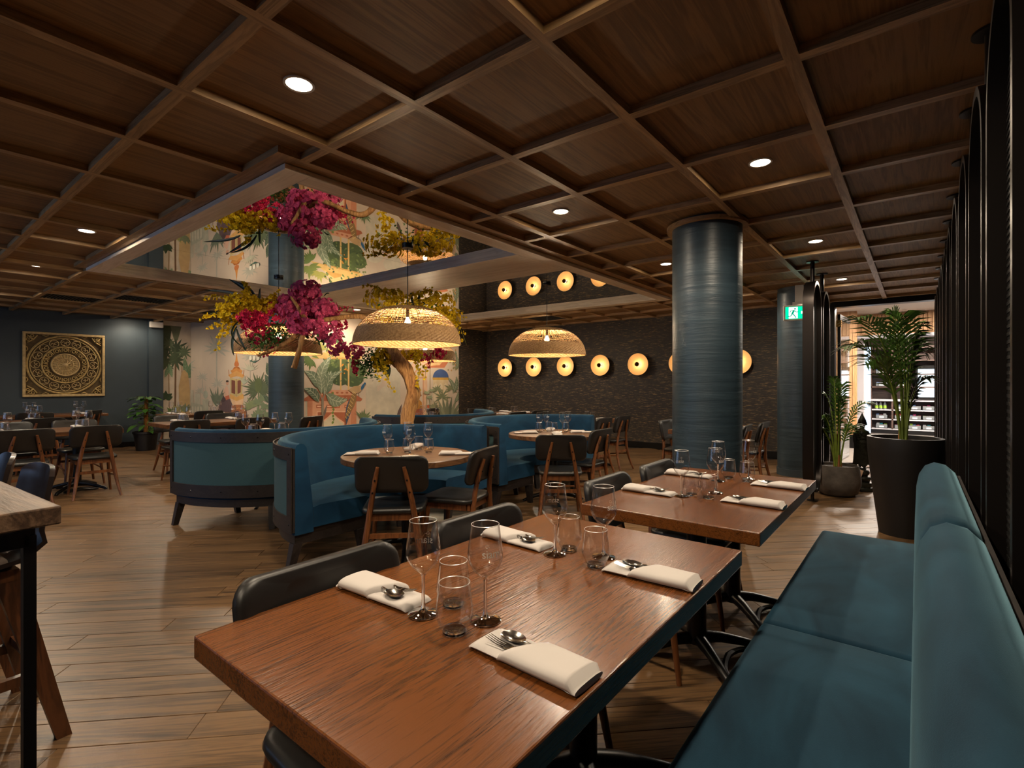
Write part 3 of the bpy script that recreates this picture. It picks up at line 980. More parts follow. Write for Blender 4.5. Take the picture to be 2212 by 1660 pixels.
# ------------------------------------------------------------------ curved booths around the tree
def booth(cx, cy, a0, a1, label, R=1.05):
    t = thing('curved_booth', label, 'booth', (cx, cy, 0), 0, 'curved blue velvet booths around the tree')
    A0, A1 = math.radians(a0), math.radians(a1)
    ins = 0.004 / R
    seg = 36
    # upholstered back, fat at the foot and rounded at the top
    prof = [(R - .035, .27), (R - .035, .86), (R - .045, .882), (R - .07, .893), (R - .10, .885), (R - .118, .86), (R - .135, .70), (R - .165, .45), (R - .17, .27)]
    MB().sweep(prof, A0 + ins, A1 - ins, seg).build('back_cushion', 'booth_velvet', t, True, 50)
    MB().sweep([(R - .17, .30), (R - .17, .44), (R - .22, .452), (R - .60, .447), (R - .63, .43), (R - .635, .30)], A0 + ins, A1 - ins, seg).build('seat_cushion', 'booth_velvet', t, True, 50)
    MB().ringbox(R - .02, R - .012, .40, .78, A0 + .02, A1 - .02, seg).build('outer_fabric', 'booth_weave', t, True, 30)
    MB().ringbox(R - .034, R - .021, .29, .86, A0 + .006, A1 - .006, seg).build('outer_shell', 'booth_wood', t, True, 30)
    tb = MB().ringbox(R - .012, R - .002, .78, .868, A0, A1, seg).build('top_band', 'booth_wood', t, True, 30)
    bb = MB().ringbox(R - .012, R - .002, .29, .40, A0, A1, seg).build('bottom_band', 'booth_wood', t, True, 30)
    MB().ringbox(R - .62, R - .045, .20, .30, A0 + .03, A1 - .03, seg).build('base_rail', 'booth_wood', t, True, 30)
    for a, s in ((A0, 1), (A1, -1)):
        MB().ringbox(R - .012, R - .001, .40, .78, a, a + s * .055, 3).build('end_band', 'booth_wood', t, True, 30)
    nb = 10
    bolt = MB()
    me = MB().lathe([(0, .004), (.005, .003), (.007, 0)], 8).mesh('bolt', 'bolt_metal')
    for k in range(nb + 1):
        a = A0 + .03 + (A1 - A0 - .06) * k / nb
        for z in ((.825, .345, .59) if k in (0, nb) else (.825, .345)):
            o = link('bolt', me, bb if z < .5 else tb)
            o.location = ((R - .002) * math.cos(a), (R - .002) * math.sin(a), z)
            o.rotation_euler = (0, PI / 2, a)
    for k in range(4):
        a = A0 + .06 + (A1 - A0 - .12) * k / 3
        for r, lean in ((R - .07, .05), (R - .56, -.03)):
            l = MB()
            ca, sa = math.cos(a), math.sin(a)
            M = Matrix.Translation((r * ca, r * sa, 0)) @ Matrix.Rotation(a, 4, 'Z')
            top, bot = .032, .022
            vs = [M @ Vector((lean + i * bot, j * bot, 0)) for i, j in ((-1, -1), (1, -1), (1, 1), (-1, 1))] + [M @ Vector((i * top, j * top, .205)) for i, j in ((-1, -1), (1, -1), (1, 1), (-1, 1))]
            l.add(vs, [(0, 3, 2, 1), (4, 5, 6, 7), (0, 1, 5, 4), (1, 2, 6, 5), (2, 3, 7, 6), (3, 0, 4, 7)])
            l.build('leg', 'booth_wood', t)
    return t
booth(-3.30, 2.82, 93, 270, 'curved blue velvet booth open to the camera with the near round table')
booth(-3.30, 4.98, 93, 270, 'curved blue velvet booth with the farther round table, by the pendant near the wall lamps')
booth(-5.42, 2.80, -91, 84, 'curved blue booth seen from behind with studded dark bands, opening to the blue wall')
booth(-5.80, 5.25, -86, 84, 'curved blue booth half hidden behind the tree trunk')

def round_table(x, y, label):
    t = thing('round_table', label, 'table', (x, y, 0), 0, 'round tables in the booths')
    R = .5
    MB().lathe([(0, .705), (R - .004, .705), (R, .709), (R, .746), (R - .004, .75), (0, .75)], 72).build('tabletop', 'round_table_wood', t, True, 30)
    ped = MB().tube([(0, 0, .05), (0, 0, .705)], .045, 20).build('pedestal', 'black_metal', t, True, 50)
    for k in range(4):
        a = PI / 4 + k * PI / 2
        ca, sa = math.cos(a), math.sin(a)
        MB().tube([(ca * .03, sa * .03, .085), (ca * .12, sa * .12, .075), (ca * .26, sa * .26, .04), (ca * .34, sa * .34, .0)], [.03, .026, .02, .017], 8).build('claw_foot', 'black_metal', ped, True, 50)
    return t
round_table(-3.14, 2.64, 'round wooden table in the near open booth')
round_table(-3.20, 4.78, 'round wooden table in the farther open booth')
round_table(-5.62, 2.75, 'round wooden table hidden behind the studded booth back')
round_table(-5.95, 5.35, 'round wooden table behind the tree trunk')

# ------------------------------------------------------------------ bar table and stools
bt = thing('bar_table', 'tall wooden bar table with thin black legs at the picture edge', 'table', (-1.655, .30, 0), math.radians(4))
MB().bbox(-1.5, 0, -.75, 0, .955, 1.0, .004, 2).build('tabletop', 'bar_wood', bt)
for x in (-.05, -1.45):
    for y in (-.05, -.70):
        MB().box(x - .012, x + .012, y - .012, y + .012, 0, .93).build('leg', 'black_metal', bt)
for (a, b, c, d) in ((-1.45, -.05, -.062, -.038), (-1.45, -.05, -.712, -.688), (-.062, -.038, -.70, -.05), (-1.462, -1.438, -.70, -.05)):
    MB().box(a, b, c, d, .905, .945).build('apron', 'black_metal', bt)

def make_stool():
    t = thing('bar_stool', 'x', 'stool')
    # bent plywood shell, sitter looks to -y
    sec = [(-.20, .655), (-.10, .645), (0.05, .645), (.13, .655), (.185, .70), (.205, .77), (.215, .86), (.235, .99)]
    wid = [.36, .40, .40, .39, .38, .37, .38, .36]
    s = MB()
    vs, fs = [], []
    m = 9
    for sgn, th in ((1, .0), (-1, .016)):
        for i, (y, z) in enumerate(sec):
            a = sec[max(i - 1, 0)]; b = sec[min(i + 1, len(sec) - 1)]
            tn = Vector((0, b[0] - a[0], b[1] - a[1])).normalized()
            nn = Vector((0, tn.z, -tn.y))
            for k in range(m):
                u = -1 + 2 * k / (m - 1)
                curve = .03 * u * u
                up = Vector((0, -curve if i > 4 else 0, curve if i <= 4 else 0))
                hh = -.03 * u ** 4 if i == len(sec) - 1 else 0
                vs.append(Vector((u * wid[i] / 2, y, z + hh)) + up + nn * th)
    N = len(sec) * m
    for i in range(len(sec) - 1):
        for k in range(m - 1):
            a = i * m + k
            fs.append((a, a + 1, a + m + 1, a + m))
            fs.append((N + a, N + a + m, N + a + m + 1, N + a + 1))
    for i in range(len(sec) - 1):
        for k in (0, m - 1):
            a, b = i * m + k, (i + 1) * m + k
            fs.append((a, b, N + b, N + a))
    for k in range(m - 1):
        fs.append((k, k + 1, N + k + 1, N + k))
        a = (len(sec) - 1) * m + k
        fs.append((a, a + 1, N + a + 1, N + a))
    s.add(vs, fs)
    s.build('shell', 'shell_black', t, True, 50)
    MB().bbox(-.175, .175, -.19, .10, .652, .69, .018, 3).build('cushion', 'seat_fabric', t, True, 60)
    MB().box(-.15, .15, -.13, .13, .60, .64).build('seat_frame', 'stool_wood', t)
    for sx in (-1, 1):
        for sy in (-1, 1):
            l = MB()
            a, b = (sx * .12, sy * .10, .63), (sx * .20, sy * .24, 0)
            vs = []
            for (p, hx, hy) in ((b, .016, .022), (a, .024, .038)):
                vs += [(p[0] + i * hx, p[1] + j * hy, p[2]) for i, j in ((-1, -1), (1, -1), (1, 1), (-1, 1))]
            l.add(vs, [(0, 3, 2, 1), (4, 5, 6, 7), (0, 1, 5, 4), (1, 2, 6, 5), (2, 3, 7, 6), (3, 0, 4, 7)])
            l.build('leg', 'stool_wood', t)
        MB().box(sx * .17 - .012, sx * .17 + .012, -.17, .17, .23, .265).build('side_rail', 'stool_wood', t)
    MB().box(-.17, .17, -.20, -.175, .23, .265).build('foot_rail', 'stool_wood', t)
    MB().box(-.17, .17, .165, .19, .27, .30).build('back_rail', 'stool_wood', t)
    return t
STOOL = make_stool()
again(STOOL, (-2.66, .20, 0), math.radians(4), 'glossy dark bar stool with brown seat pad at the bar table', 'bar stools at the bar table')
again(STOOL, (-3.2, .17, 0), math.radians(-2), 'glossy dark bar stool cut off by the picture edge', 'bar stools at the bar table')
drop(STOOL)
drop(CHAIR)

# ------------------------------------------------------------------ glassware
def etched_text(word, size):
    cu = bpy.data.curves.new('etched_word', 'FONT')
    cu.body = word
    cu.size = size
    cu.align_x = 'CENTER'
    cu.space_character = 0.95
    tmp = bpy.data.objects.new('etched_word', cu)
    COL.objects.link(tmp)
    dg = bpy.context.evaluated_depsgraph_get()
    me = bpy.data.meshes.new_from_object(tmp.evaluated_get(dg))
    vs = [v.co.copy() for v in me.vertices]
    fs = [tuple(p.vertices) for p in me.polygons]
    bpy.data.objects.remove(tmp)
    bpy.data.meshes.remove(me)
    return vs, fs
WORD = etched_text('siam', 0.026)
WINE_PROF = [(0, .002), (.036, .0015), (.0365, .003), (.030, .006), (.012, .0085), (.0058, .014), (.0042, .03), (.0038, .06), (.0042, .09), (.007, .098), (.018, .108), (.031, .122), (.0395, .138), (.0415, .150), (.0405, .165), (.037, .190), (.0325, .225)]
WINE_IN = [(.0318, .225), (.0363, .190), (.0397, .165), (.0407, .150), (.0386, .139), (.030, .124), (.017, .111), (.004, .104), (0, .103)]
def bowl_r(z):
    for (r0, z0), (r1, z1) in zip(WINE_PROF[9:-1], WINE_PROF[10:]):
        if z0 <= z <= z1:
            return r0 + (r1 - r0) * (z - z0) / (z1 - z0)
    return .04
def make_wine():
    t = thing('wine_glass', 'x', 'wine glass')
    bw = MB().lathe(WINE_PROF[9:] + WINE_IN, 36).build('bowl', 'glass', t, True, 60)
    MB().tube([(.0322 * math.cos(PI * k / 18), .0322 * math.sin(PI * k / 18), .225) for k in range(37)], .0009, 5, cap=False).build('rim', 'glass_rim', bw, True, 60)
    MB().lathe(WINE_PROF[:10], 28).build('stem', 'glass_base', t, True, 60)
    vs, fs = WORD
    w_ = MB()
    out = []
    for v in vs:
        z = .158 + v.y
        r = bowl_r(z) + .0004
        a = v.x / r
        out.append((r * math.sin(a), -r * math.cos(a), z))
    w_.add(out, fs)
    loop = []
    for k in range(15):
        an = -0.6 + k * 0.42
        rr = .0032 if k < 14 else .0032
        loop.append((-.010 + rr * math.cos(an) + (0.004 if k == 0 else 0), .0255 + rr * math.sin(an)))
    for (x0, y0), (x1, y1) in zip(loop[:-1], loop[1:]):
        q = []
        for (x, y, s) in ((x0, y0, -1), (x1, y1, -1), (x1, y1, 1), (x0, y0, 1)):
            z = .158 + y + s * .0006
            r = bowl_r(z) + .0004
            q.append((r * math.sin(x / r), -r * math.cos(x / r), z))
        w_.add(q, [(0, 1, 2, 3)])
    w_.build('etched_word', 'etch', bw)
    return t
def make_tumbler():
    t = thing('tumbler', 'x', 'tumbler')
    bw = MB().lathe([(.026, .006), (.034, .02), (.0415, .037), (.0425, .043), (.041, .055), (.0345, .112), (.0338, .112), (.0402, .055), (.0414, .043), (.040, .037), (.031, .020), (.024, .013), (0, .011)], 36).build('bowl', 'glass', t, True, 60)
    MB().tube([(.0342 * math.cos(PI * k / 18), .0342 * math.sin(PI * k / 18), .112) for k in range(37)], .0009, 5, cap=False).build('rim', 'glass_rim', bw, True, 60)
    MB().lathe([(0, .0005), (.024, .0), (.0262, .003), (.026, .006), (.023, .012), (0, .0105)], 36).build('heavy_base', 'glass_base', t, True, 60)
    return t
WINE, TUMB = make_wine(), make_tumbler()

# ------------------------------------------------------------------ napkin pocket and cutlery (cutlery heads toward -x at rest)
def make_napkin():
    t = thing('napkin', 'x', 'napkin')
    def pad(x0, x1, hw, z0, z1, skew, name, wob):
        vs, fs = [], []
        nx, m = 22, 16
        for i in range(nx + 1):
            u = i / nx
            x = x0 + (x1 - x0) * (u if 0 < i < nx else u) 
            for k in range(m):
                a = 2 * PI * k / m
                ca, sa = math.cos(a), math.sin(a)
                yy = hw * (abs(ca) ** .7) * (1 if ca >= 0 else -1)
                zz = (z0 + z1) / 2 + (z1 - z0) / 2 * (abs(sa) ** .8) * (1 if sa >= 0 else -1)
                zz += wob * math.sin(u * 5 + k * .5) * (1 if sa > .1 else 0)
                e = min(u, 1 - u) * nx
                if e < 1: zz = z0 + (zz - z0) * .45; yy *= .96
                elif e < 2: zz = z0 + (zz - z0) * .92
                vs.append((x + skew * yy * (1 - u), yy, zz))
            
        for i in range(nx):
            for k in range(m):
                fs.append((i * m + k, i * m + (k + 1) % m, (i + 1) * m + (k + 1) % m, (i + 1) * m + k))
        fs.append(tuple(range(m))[::-1]); fs.append(tuple(nx * m + k for k in range(m)))
        MB().add(vs, fs).build(name, 'napkin', t, True, 70)
    pad(-.130, .128, .047, .0, .017, 0.0, 'folded_cloth', .0015)
    pad(-.022, .134, .050, .000, .030, 0.6, 'pocket_flap', .001)
    return t
def spoon_mesh():
    b = MB()
    n, m = 10, 6
    vs, fs = [], []
    for i in range(n + 1):
        u = i / n
        x = -.062 + .064 * u
        wd = .021 * math.sqrt(max(0, 1 - (2 * u - 1) ** 2)) * (1 - .15 * u) + .0012
        for k in range(m + 1):
            v = -1 + 2 * k / m
            dz = -.007 * (1 - v * v) * math.sin(PI * u)
            vs.append((x, v * wd, .006 + dz))
    for i in range(n):
        for k in range(m):
            a = i * (m + 1) + k
            fs.append((a, a + 1, a + m + 2, a + m + 1))
    b.add(vs, fs)
    b.tube([(.0, 0, .006), (.015, 0, .008), (.035, 0, .002), (.06, 0, -.006), (.12, 0, -.010)], [.003, .0025, .003, .003, .003], 6)
    return b.mesh('spoon', 'steel', True, 60)
def fork_mesh():
    b = MB()
    for k in range(4):
        y = -.0085 + .0057 * k
        b.tube([(-.060, y, .012), (-.035, y, .006), (-.015, y * .98, .004)], [.0008, .0012, .0016], 5)
    vs, fs = [], []
    for i, (x, hw, z) in enumerate(((-.018, .0105, .004), (-.006, .0105, .003), (.004, .006, .005), (.012, .003, .008))):
        vs += [(x, -hw, z + .001), (x, 0, z - .0012), (x, hw, z + .001)]
    for i in range(3):
        for k in range(2):
            a = i * 3 + k
            fs.append((a, a + 1, a + 4, a + 3))
    b.add(vs, fs)
    b.tube([(.010, 0, .008), (.022, 0, .007), (.045, 0, 0), (.07, 0, -.006), (.12, 0, -.009)], [.003, .0024, .003, .003, .003], 6)
    return b.mesh('fork', 'steel', True, 60)
NAP = make_napkin()
SPOON, FORK = spoon_mesh(), fork_mesh()
TZ = .7502
def napkin(x, y, rz, label, group, cutlery=None, z=TZ):
    again(NAP, (x, y, z), rz, label, group)
    if cutlery:
        c, s = math.cos(rz), math.sin(rz)
        for me, nm, dx, dy, lab, dz in ((SPOON, 'spoon', -.030, .014, cutlery[0], .0185), (FORK, 'fork', -.038, -.016, cutlery[1], .0165)):
            o = tag(link(nm, me), lab, nm, nm + 's tucked into napkins')
            o.location = (x + dx * c - dy * s, y + dx * s + dy * c, z + dz)
            o.rotation_euler = (0, 0, rz + (-.10 if nm == 'spoon' else .05))
def wine(x, y, rz, label, group=None, z=TZ): again(WINE, (x, y, z), rz, label, group)
def tumbler(x, y, label, group=None, z=TZ): again(TUMB, (x, y, z), random.uniform(0, 6), label, group)
R = math.radians
GW, GU, GN = 'wine glasses on the near tables', 'tumblers on the near tables', 'napkins on the near tables'
wine(-.924, .825, R(225), 'etched wine glass on the front table beside the chair side napkin', GW)
wine(-.787, .893, R(62), 'etched wine glass behind the near tumbler on the front table', GW)
wine(-.917, 1.38, R(225), 'etched wine glass before a tumbler at the far end of the front table', GW)
wine(-.782, 1.455, R(75), 'etched wine glass rising behind the second bench side tumbler of the front table', GW)
tumbler(-.803, .808, 'stemless tumbler nearest the camera', GU)
tumbler(-.903, .905, 'stemless tumbler between the two nearest wine glasses', GU)
tumbler(-.903, 1.443, 'stemless tumbler touching the stemmed glass at the far end of the front table', GU)
tumbler(-.760, 1.365, 'stemless tumbler next to the far bench side napkin of the front table', GU)
napkin(-1.093, .838, R(183), 'folded white napkin nearest the closest chair', GN, ('spoon in the napkin by the closest chair', 'fork in the napkin by the closest chair'))
napkin(-.600, .818, R(-2), 'folded white napkin nearest the camera on the bench side', GN, ('large spoon in the napkin nearest the camera', 'fork in the napkin nearest the camera'))
napkin(-.597, 1.385, R(2), 'folded white napkin at the far bench side of the front table', GN, ('spoon in the far bench side napkin of the front table', 'fork in the far bench side napkin of the front table'))
napkin(-1.095, 1.412, R(177), 'folded white napkin at the far chair side of the front table', GN, ('spoon in the far chair side napkin of the front table', 'fork in the far chair side napkin of the front table'))
wine(-.905, 2.475, R(215), 'wine glass in front on the second table', GW)
wine(-.800, 2.66, R(70), 'wine glass in the middle of the second table', GW)
wine(-.885, 2.99, R(215), 'tallest looking wine glass at the column side of the second table', GW)
wine(-.765, 3.16, R(80), 'wine glass at the far right end of the second table', GW)
tumbler(-.872, 2.525, 'tumbler beside the front wine glass on the second table', GU)
tumbler(-.785, 2.51, 'foremost tumbler on the second table', GU)
tumbler(-.862, 3.11, 'tumbler half hidden behind the middle wine glass of the second table', GU)
tumbler(-.752, 3.075, 'tumbler below the far right wine glass of the second table', GU)
napkin(-1.066, 2.467, R(178), 'folded napkin at the near chair of the second table', GN, ('spoon in the napkin at the near chair of the second table', 'fork in the napkin at the near chair of the second table'))
napkin(-.592, 2.515, R(-1), 'folded napkin near the bench corner of the second table', GN, ('spoon in the bench corner napkin of the second table', 'fork in the bench corner napkin of the second table'))
napkin(-.582, 3.022, R(-1), 'folded napkin at the far bench side of the second table', GN, ('spoon in the far bench side napkin of the second table', 'fork in the far bench side napkin of the second table'))
napkin(-1.075, 3.06, R(180), 'folded napkin by the far chair of the second table', GN, ('spoon in the napkin by the far chair of the second table', 'fork in the napkin by the far chair of the second table'))
# round table in the near booth
GR = 'glasses on the near round table'
for k, (x, y) in enumerate(((-3.335, 2.60), (-3.40, 2.86), (-3.085, 2.62), (-3.22, 2.93))):
    wine(x, y, k * 1.3, ('leftmost wine glass on the near round table', 'wine glass at the booth side of the near round table', 'foremost wine glass on the near round table', 'rightmost wine glass on the near round table')[k], GR)
for k, (x, y) in enumerate(((-3.27, 2.565), (-3.21, 2.70), (-3.27, 2.87), (-3.06, 2.79))):
    tumbler(x, y, ('tumbler under the leftmost wine glass of the near round table', 'tumbler at the middle of the near round table', 'tumbler behind the foremost wine glass of the near round table', 'rightmost tumbler on the near round table')[k], GR)
for k, (x, y, a) in enumerate(((-3.395, 2.40, 225 + 180), (-2.92, 2.46, 300), (-2.82, 2.86, 222), (-3.40, 2.93, 120))):
    napkin(x, y, R(a), ('white napkin at the booth end of the near round table', 'white napkin before the turned away chair of the near round table', 'white napkin by the side on chair of the near round table', 'white napkin deep in the booth on the near round table')[k],
           'napkins on the round tables')
GC = 'glasses on the farther round table'
for k, (x, y) in enumerate(((-3.42, 4.83), (-3.43, 4.97), (-3.22, 5.0), (-3.22, 5.12))):
    wine(x, y, k * 1.3, ('leftmost wine glass on the farther round table', 'second wine glass from the booth on the farther round table', 'third wine glass on the farther round table', 'rightmost wine glass on the farther round table')[k], GC)
for k, (x, y) in enumerate(((-3.38, 4.76), (-3.34, 4.90), (-3.22, 4.83), (-3.15, 4.96))):
    tumbler(x, y, ('leftmost tumbler on the farther round table', 'second tumbler on the farther round table', 'foremost tumbler on the farther round table', 'rightmost tumbler on the farther round table')[k], GC)
for k, (x, y, a) in enumerate(((-3.42, 4.56, 45), (-3.04, 4.62, 130), (-2.97, 5.02, 225), (-3.45, 5.1, 300))):
    napkin(x, y, R(a), ('white napkin at the booth end of the farther round table', 'white napkin before the turned away chair of the farther round table', 'white napkin by the side on chair of the farther round table', 'white napkin deep in the booth on the farther round table')[k], 'napkins on the round tables')
# tables behind: glasses that nothing tells apart share a label
def setting(cx, cy, dx, dy, where, nw=4, nt=4, nn=4):
    g = ' on the ' + where
    for k in range(4):
        sx, sy = (-1 if k % 2 else 1), (-1 if k // 2 else 1)
        spot_ = (', far end, ' if sy > 0 else ', near end, ') + ('room side' if sx > 0 else 'wall side')
        if k < nw: wine(cx + sx * .06, cy + sy * dy + .05 * sx, k, 'wine glass' + g + spot_, 'wine glasses' + g)
        if k < nt: tumbler(cx + sx * .075, cy + sy * dy - .045 * sx, 'tumbler' + g + spot_, 'tumblers' + g)
        if k < nn: napkin(cx + sx * dx, cy + sy * dy, 0 if sx > 0 else PI, 'white napkin' + g + spot_, 'napkins' + g)
setting(-8.10, 1.30, .22, .36, 'window table by the bar stools')
setting(-10.36, 1.2, .22, .36, 'middle table by the blue wall')
setting(-12.36, 2.15, .2, .35, 'table below the carved panel')
setting(-8.25, 3.2, .22, .38, 'mural table behind the open booth')
setting(-10.55, 3.82, .2, .33, 'table beside the potted climber')
setting(-5.62, 2.75, .28, .16, 'round table behind the studded booth', 4, 4, 2)
setting(-5.95, 5.35, .28, .16, 'round table behind the trunk', 4, 3, 2)
setting(-4.05, 6.75, .2, .33, 'table left of the thick column', 0, 4, 4)
setting(-6.15, 7.5, .22, .33, 'table behind the far booth', 0, 4, 4)
drop(WINE); drop(TUMB); drop(NAP)

# ------------------------------------------------------------------ woven dome pendants
PD_R, PD_H = 0.515, 0.372
def dome_pt(u, a, off=0.0):
    """u 0 at the rim .. 1 at the crown"""
    th = u * PI / 2
    r = (PD_R + off) * math.cos(th) ** 0.92 if u < .999 else 0.0
    z = (PD_H + off) * math.sin(th)
    return Vector((r * math.cos(a), r * math.sin(a), z))
def make_pendant():
    t = thing('pendant_lamp', 'x', 'pendant lamp')
    # dense woven lower band: two skins of uprights and rounds
    band = MB()
    for (u0, u1, nu) in ((0.0, 0.27, 11), (0.62, 0.99, 11)):
        n = 120
        vs, fs = [], []
        for i in range(nu + 1):
            u = u0 + (u1 - u0) * i / nu
            for k in range(n):
                off = .0035 * (1 if (i + k) % 2 else -1)
                vs.append(dome_pt(u, 2 * PI * k / n, off))
        for i in range(nu):
            for k in range(n):
                fs.append((i * n + k, i * n + (k + 1) % n, (i + 1) * n + (k + 1) % n, (i + 1) * n + k))
        band.add(vs, fs)
    bo = band.build('woven_band', 'wicker', t)
    # open weave between: upright canes and loose horizontals
    cane = MB()
    n = 64
    rnd = random.Random(5)
    for k in range(n):
        a = 2 * PI * k / n
        da = rnd.uniform(-.03, .03)
        cane.tube([dome_pt(u, a + da * math.sin(u * 9)) for u in (.25, .35, .45, .55, .64)], .0026, 4, cap=False)
    for j in range(15):
        u = .285 + j * .0235 + rnd.uniform(-.004, .004)
        ring = [dome_pt(u + .004 * math.sin(k * 1.7 + j), 2 * PI * k / 60, .003 * (1 if (k + j) % 2 else -1)) for k in range(61)]
        if j in (1, 4, 6, 9, 11, 13): continue
        cane.tube(ring, .0024, 4, cap=False)
    co = cane.build('open_weave', 'wicker', t)
    co['kind'] = 'stuff'
    MB().tube([dome_pt(0, 2 * PI * k / 72) for k in range(73)], .008, 6, cap=False).build('rim', 'wicker', bo, True)
    MB().tube([(0, 0, PD_H - .02), (0, 0, 2.645 - 1.69)], .004, 6).build('cord', 'black_metal', t)
    MB().tube([(0, 0, .26), (0, 0, PD_H)], .018, 10).build('socket', 'black_metal', t, True)
    MB().lathe([(0, .15), (.012, .153), (.026, .172), (.031, .195), (.026, .222), (.014, .248), (.012, .26)], 10).build('bulb', 'bulb_glow', t, True)
    MB().lathe([(0, 0), (.055, 0), (.055, .022), (0, .022)], 28).build('canopy', 'black_metal', t, True, 40)
    return t
PEND = make_pendant()
PZ = 1.69
for (x, y, lab) in ((-3.91, 3.29, 'large woven rattan dome pendant hanging in front of the tree'), (-6.33, 3.24, 'woven rattan dome pendant half hidden by the magenta orchids'),
                    (-3.91, 5.69, 'woven rattan dome pendant in front of the glowing wall lamps'), (-6.45, 5.80, 'woven rattan dome pendant behind the tree trunk')):
    p = again(PEND, (x, y, PZ), 0, lab, 'woven dome pendants over the booths')
    for ch in p.children:
        if ch.name.startswith('canopy'): ch.location.z = FZ + .062 - .024 - PZ
        if ch.name.startswith('cord'):
            ch.scale.z = 1.0
drop(PEND)

# ------------------------------------------------------------------ wall lamps: glowing dishes with half mirrored bulbs
emit('dish_glow', (1.0, 0.62, 0.26, 1), 1.6)
plain('dish_face', lin(252, 202, 132), 0.6)
plain('bulb_mirror', lin(96, 74, 34), 0.12, 1.0)
def make_sconce():
    t = thing('wall_lamp', 'x', 'wall lamp')
    prof = [(0.0, .0), (.075, .004), (.148, .016), (.204, .040), (.22, .056)]
    M = Matrix.Rotation(PI / 2, 4, 'X')                     # dish opens toward -y
    d = MB()
    d.lathe(prof + [(.224, .054), (.208, .034), (.15, .010), (.075, -.004), (0, -.006)], 48, M=M)
    do = d.build('dish', 'dish_face', t, True, 60)
    do.location = (0, -.085, 0)
    rb = MB()
    for k in range(48):
        a = 2 * PI * k / 48
        rb.tube([M @ Vector((r * math.cos(a), r * math.sin(a), z + .002)) for r, z in prof[1:]], .0016, 4, cap=False)
    r_ = rb.build('dish_ribs', 'dish_face', do)
    r_['kind'] = 'stuff'
    MB().tube([(0, 0, 0), (0, -.10, 0)], .02, 16).build('mount', 'black_metal', t, True, 40)
    MB().tube([(0, -.09, 0), (0, -.118, 0)], .016, 14).build('socket', 'brass', t, True, 40)
    b = MB()
    b.lathe([(.014, .0), (.022, .014), (.036, .030), (.044, .046), (.047, .058)], 12, M=Matrix.Translation((0, -.118, 0)) @ M)
    b.build('bulb', 'sconce_bulb', t, True)
    c = MB()
    c.lathe([(.047, .058), (.0465, .066), (.042, .082), (.031, .096), (.016, .103), (0, .105)], 24, M=Matrix.Translation((0, -.118, 0)) @ M)
    c.build('bulb_cap', 'bulb_mirror', t, True)
    return t
SC = make_sconce()
names = ('first', 'second', 'third', 'fourth', 'fifth', 'sixth', 'seventh')
for k, x in enumerate((-7.92, -7.055, -6.18, -5.305, -4.445, -3.58, -2.52)):
    lab = ('round glowing wall lamp nearest the mural corner', 'round glowing wall lamp second from the mural corner', 'round glowing wall lamp third from the mural corner', 'round glowing wall lamp fourth from the mural corner',
           'round glowing wall lamp fully in view nearest the thick column', 'glowing wall lamp peeking out at the near edge of the thick column', 'glowing wall lamp peeking out beyond the thick column')[k]
    again(SC, (x, FY - .002, 1.70), 0, lab, 'round glowing wall lamps on the dark wallpaper')
drop(SC)

# ------------------------------------------------------------------ exit sign
ex = thing('exit_sign', 'lit green exit sign with running figure and arrow under the ceiling', 'exit sign', (-1.25, 7.80, 2.26), math.radians(12))
MB().bbox(-.19, .19, -.022, .022, -.105, .105, .008, 2).build('case', 'white_paint', ex)
face_ = MB().box(-.165, .165, -.0245, -.022, -.082, .082).build('face', 'screen_green', ex)
MB().box(-.08, .08, -.012, .012, .105, .145).build('bracket', 'white_paint', ex)
MB().box(-.05, .05, -.02, .02, .145, .37).build('mounting_plate', 'white_paint', ex)
def sign_poly(polys, name, mt, y):
    m = MB()
    for poly in polys:
        m.add([(x, y, z) for x, z in poly], [tuple(range(len(poly)))])
    return m.build(name, mt, face_)
sign_poly([[(-.125, -.075), (-.02, -.075), (-.02, .075), (-.125, .075)]], 'door_symbol', 'screen_white', -.0255)
def limb(a, b, w):
    d = Vector((b[0] - a[0], b[1] - a[1])).normalized(); n = Vector((-d.y, d.x)) * w / 2
    return [(a[0] - n.x, a[1] - n.y), (b[0] - n.x, b[1] - n.y), (b[0] + n.x, b[1] + n.y), (a[0] + n.x, a[1] + n.y)]
emit('figure_green', lin(0, 120, 92), 0.9)
sign_poly([[( -.052 + .012 * math.cos(t), .052 + .012 * math.sin(t)) for t in [PI * 2 * i / 14 for i in range(14)]],
           limb((-.062, .035), (-.085, -.015), .024), limb((-.06, .032), (-.10, .03), .010), limb((-.10, .03), (-.112, .005), .010),
           limb((-.06, .03), (-.035, .008), .010), limb((-.035, .008), (-.012, .012), .010), limb((-.082, -.012), (-.055, -.04), .013), limb((-.055, -.04), (-.04, -.07), .012),
           limb((-.085, -.012), (-.10, -.042), .013), limb((-.10, -.042), (-.14, -.048), .012)], 'running_figure', 'figure_green', -.0265)
sign_poly([[(.02, -.016), (.075, -.016), (.045, -.055), (.085, -.055), (.145, 0), (.085, .055), (.045, .055), (.075, .016), (.02, .016)]], 'arrow', 'screen_white', -.0255)

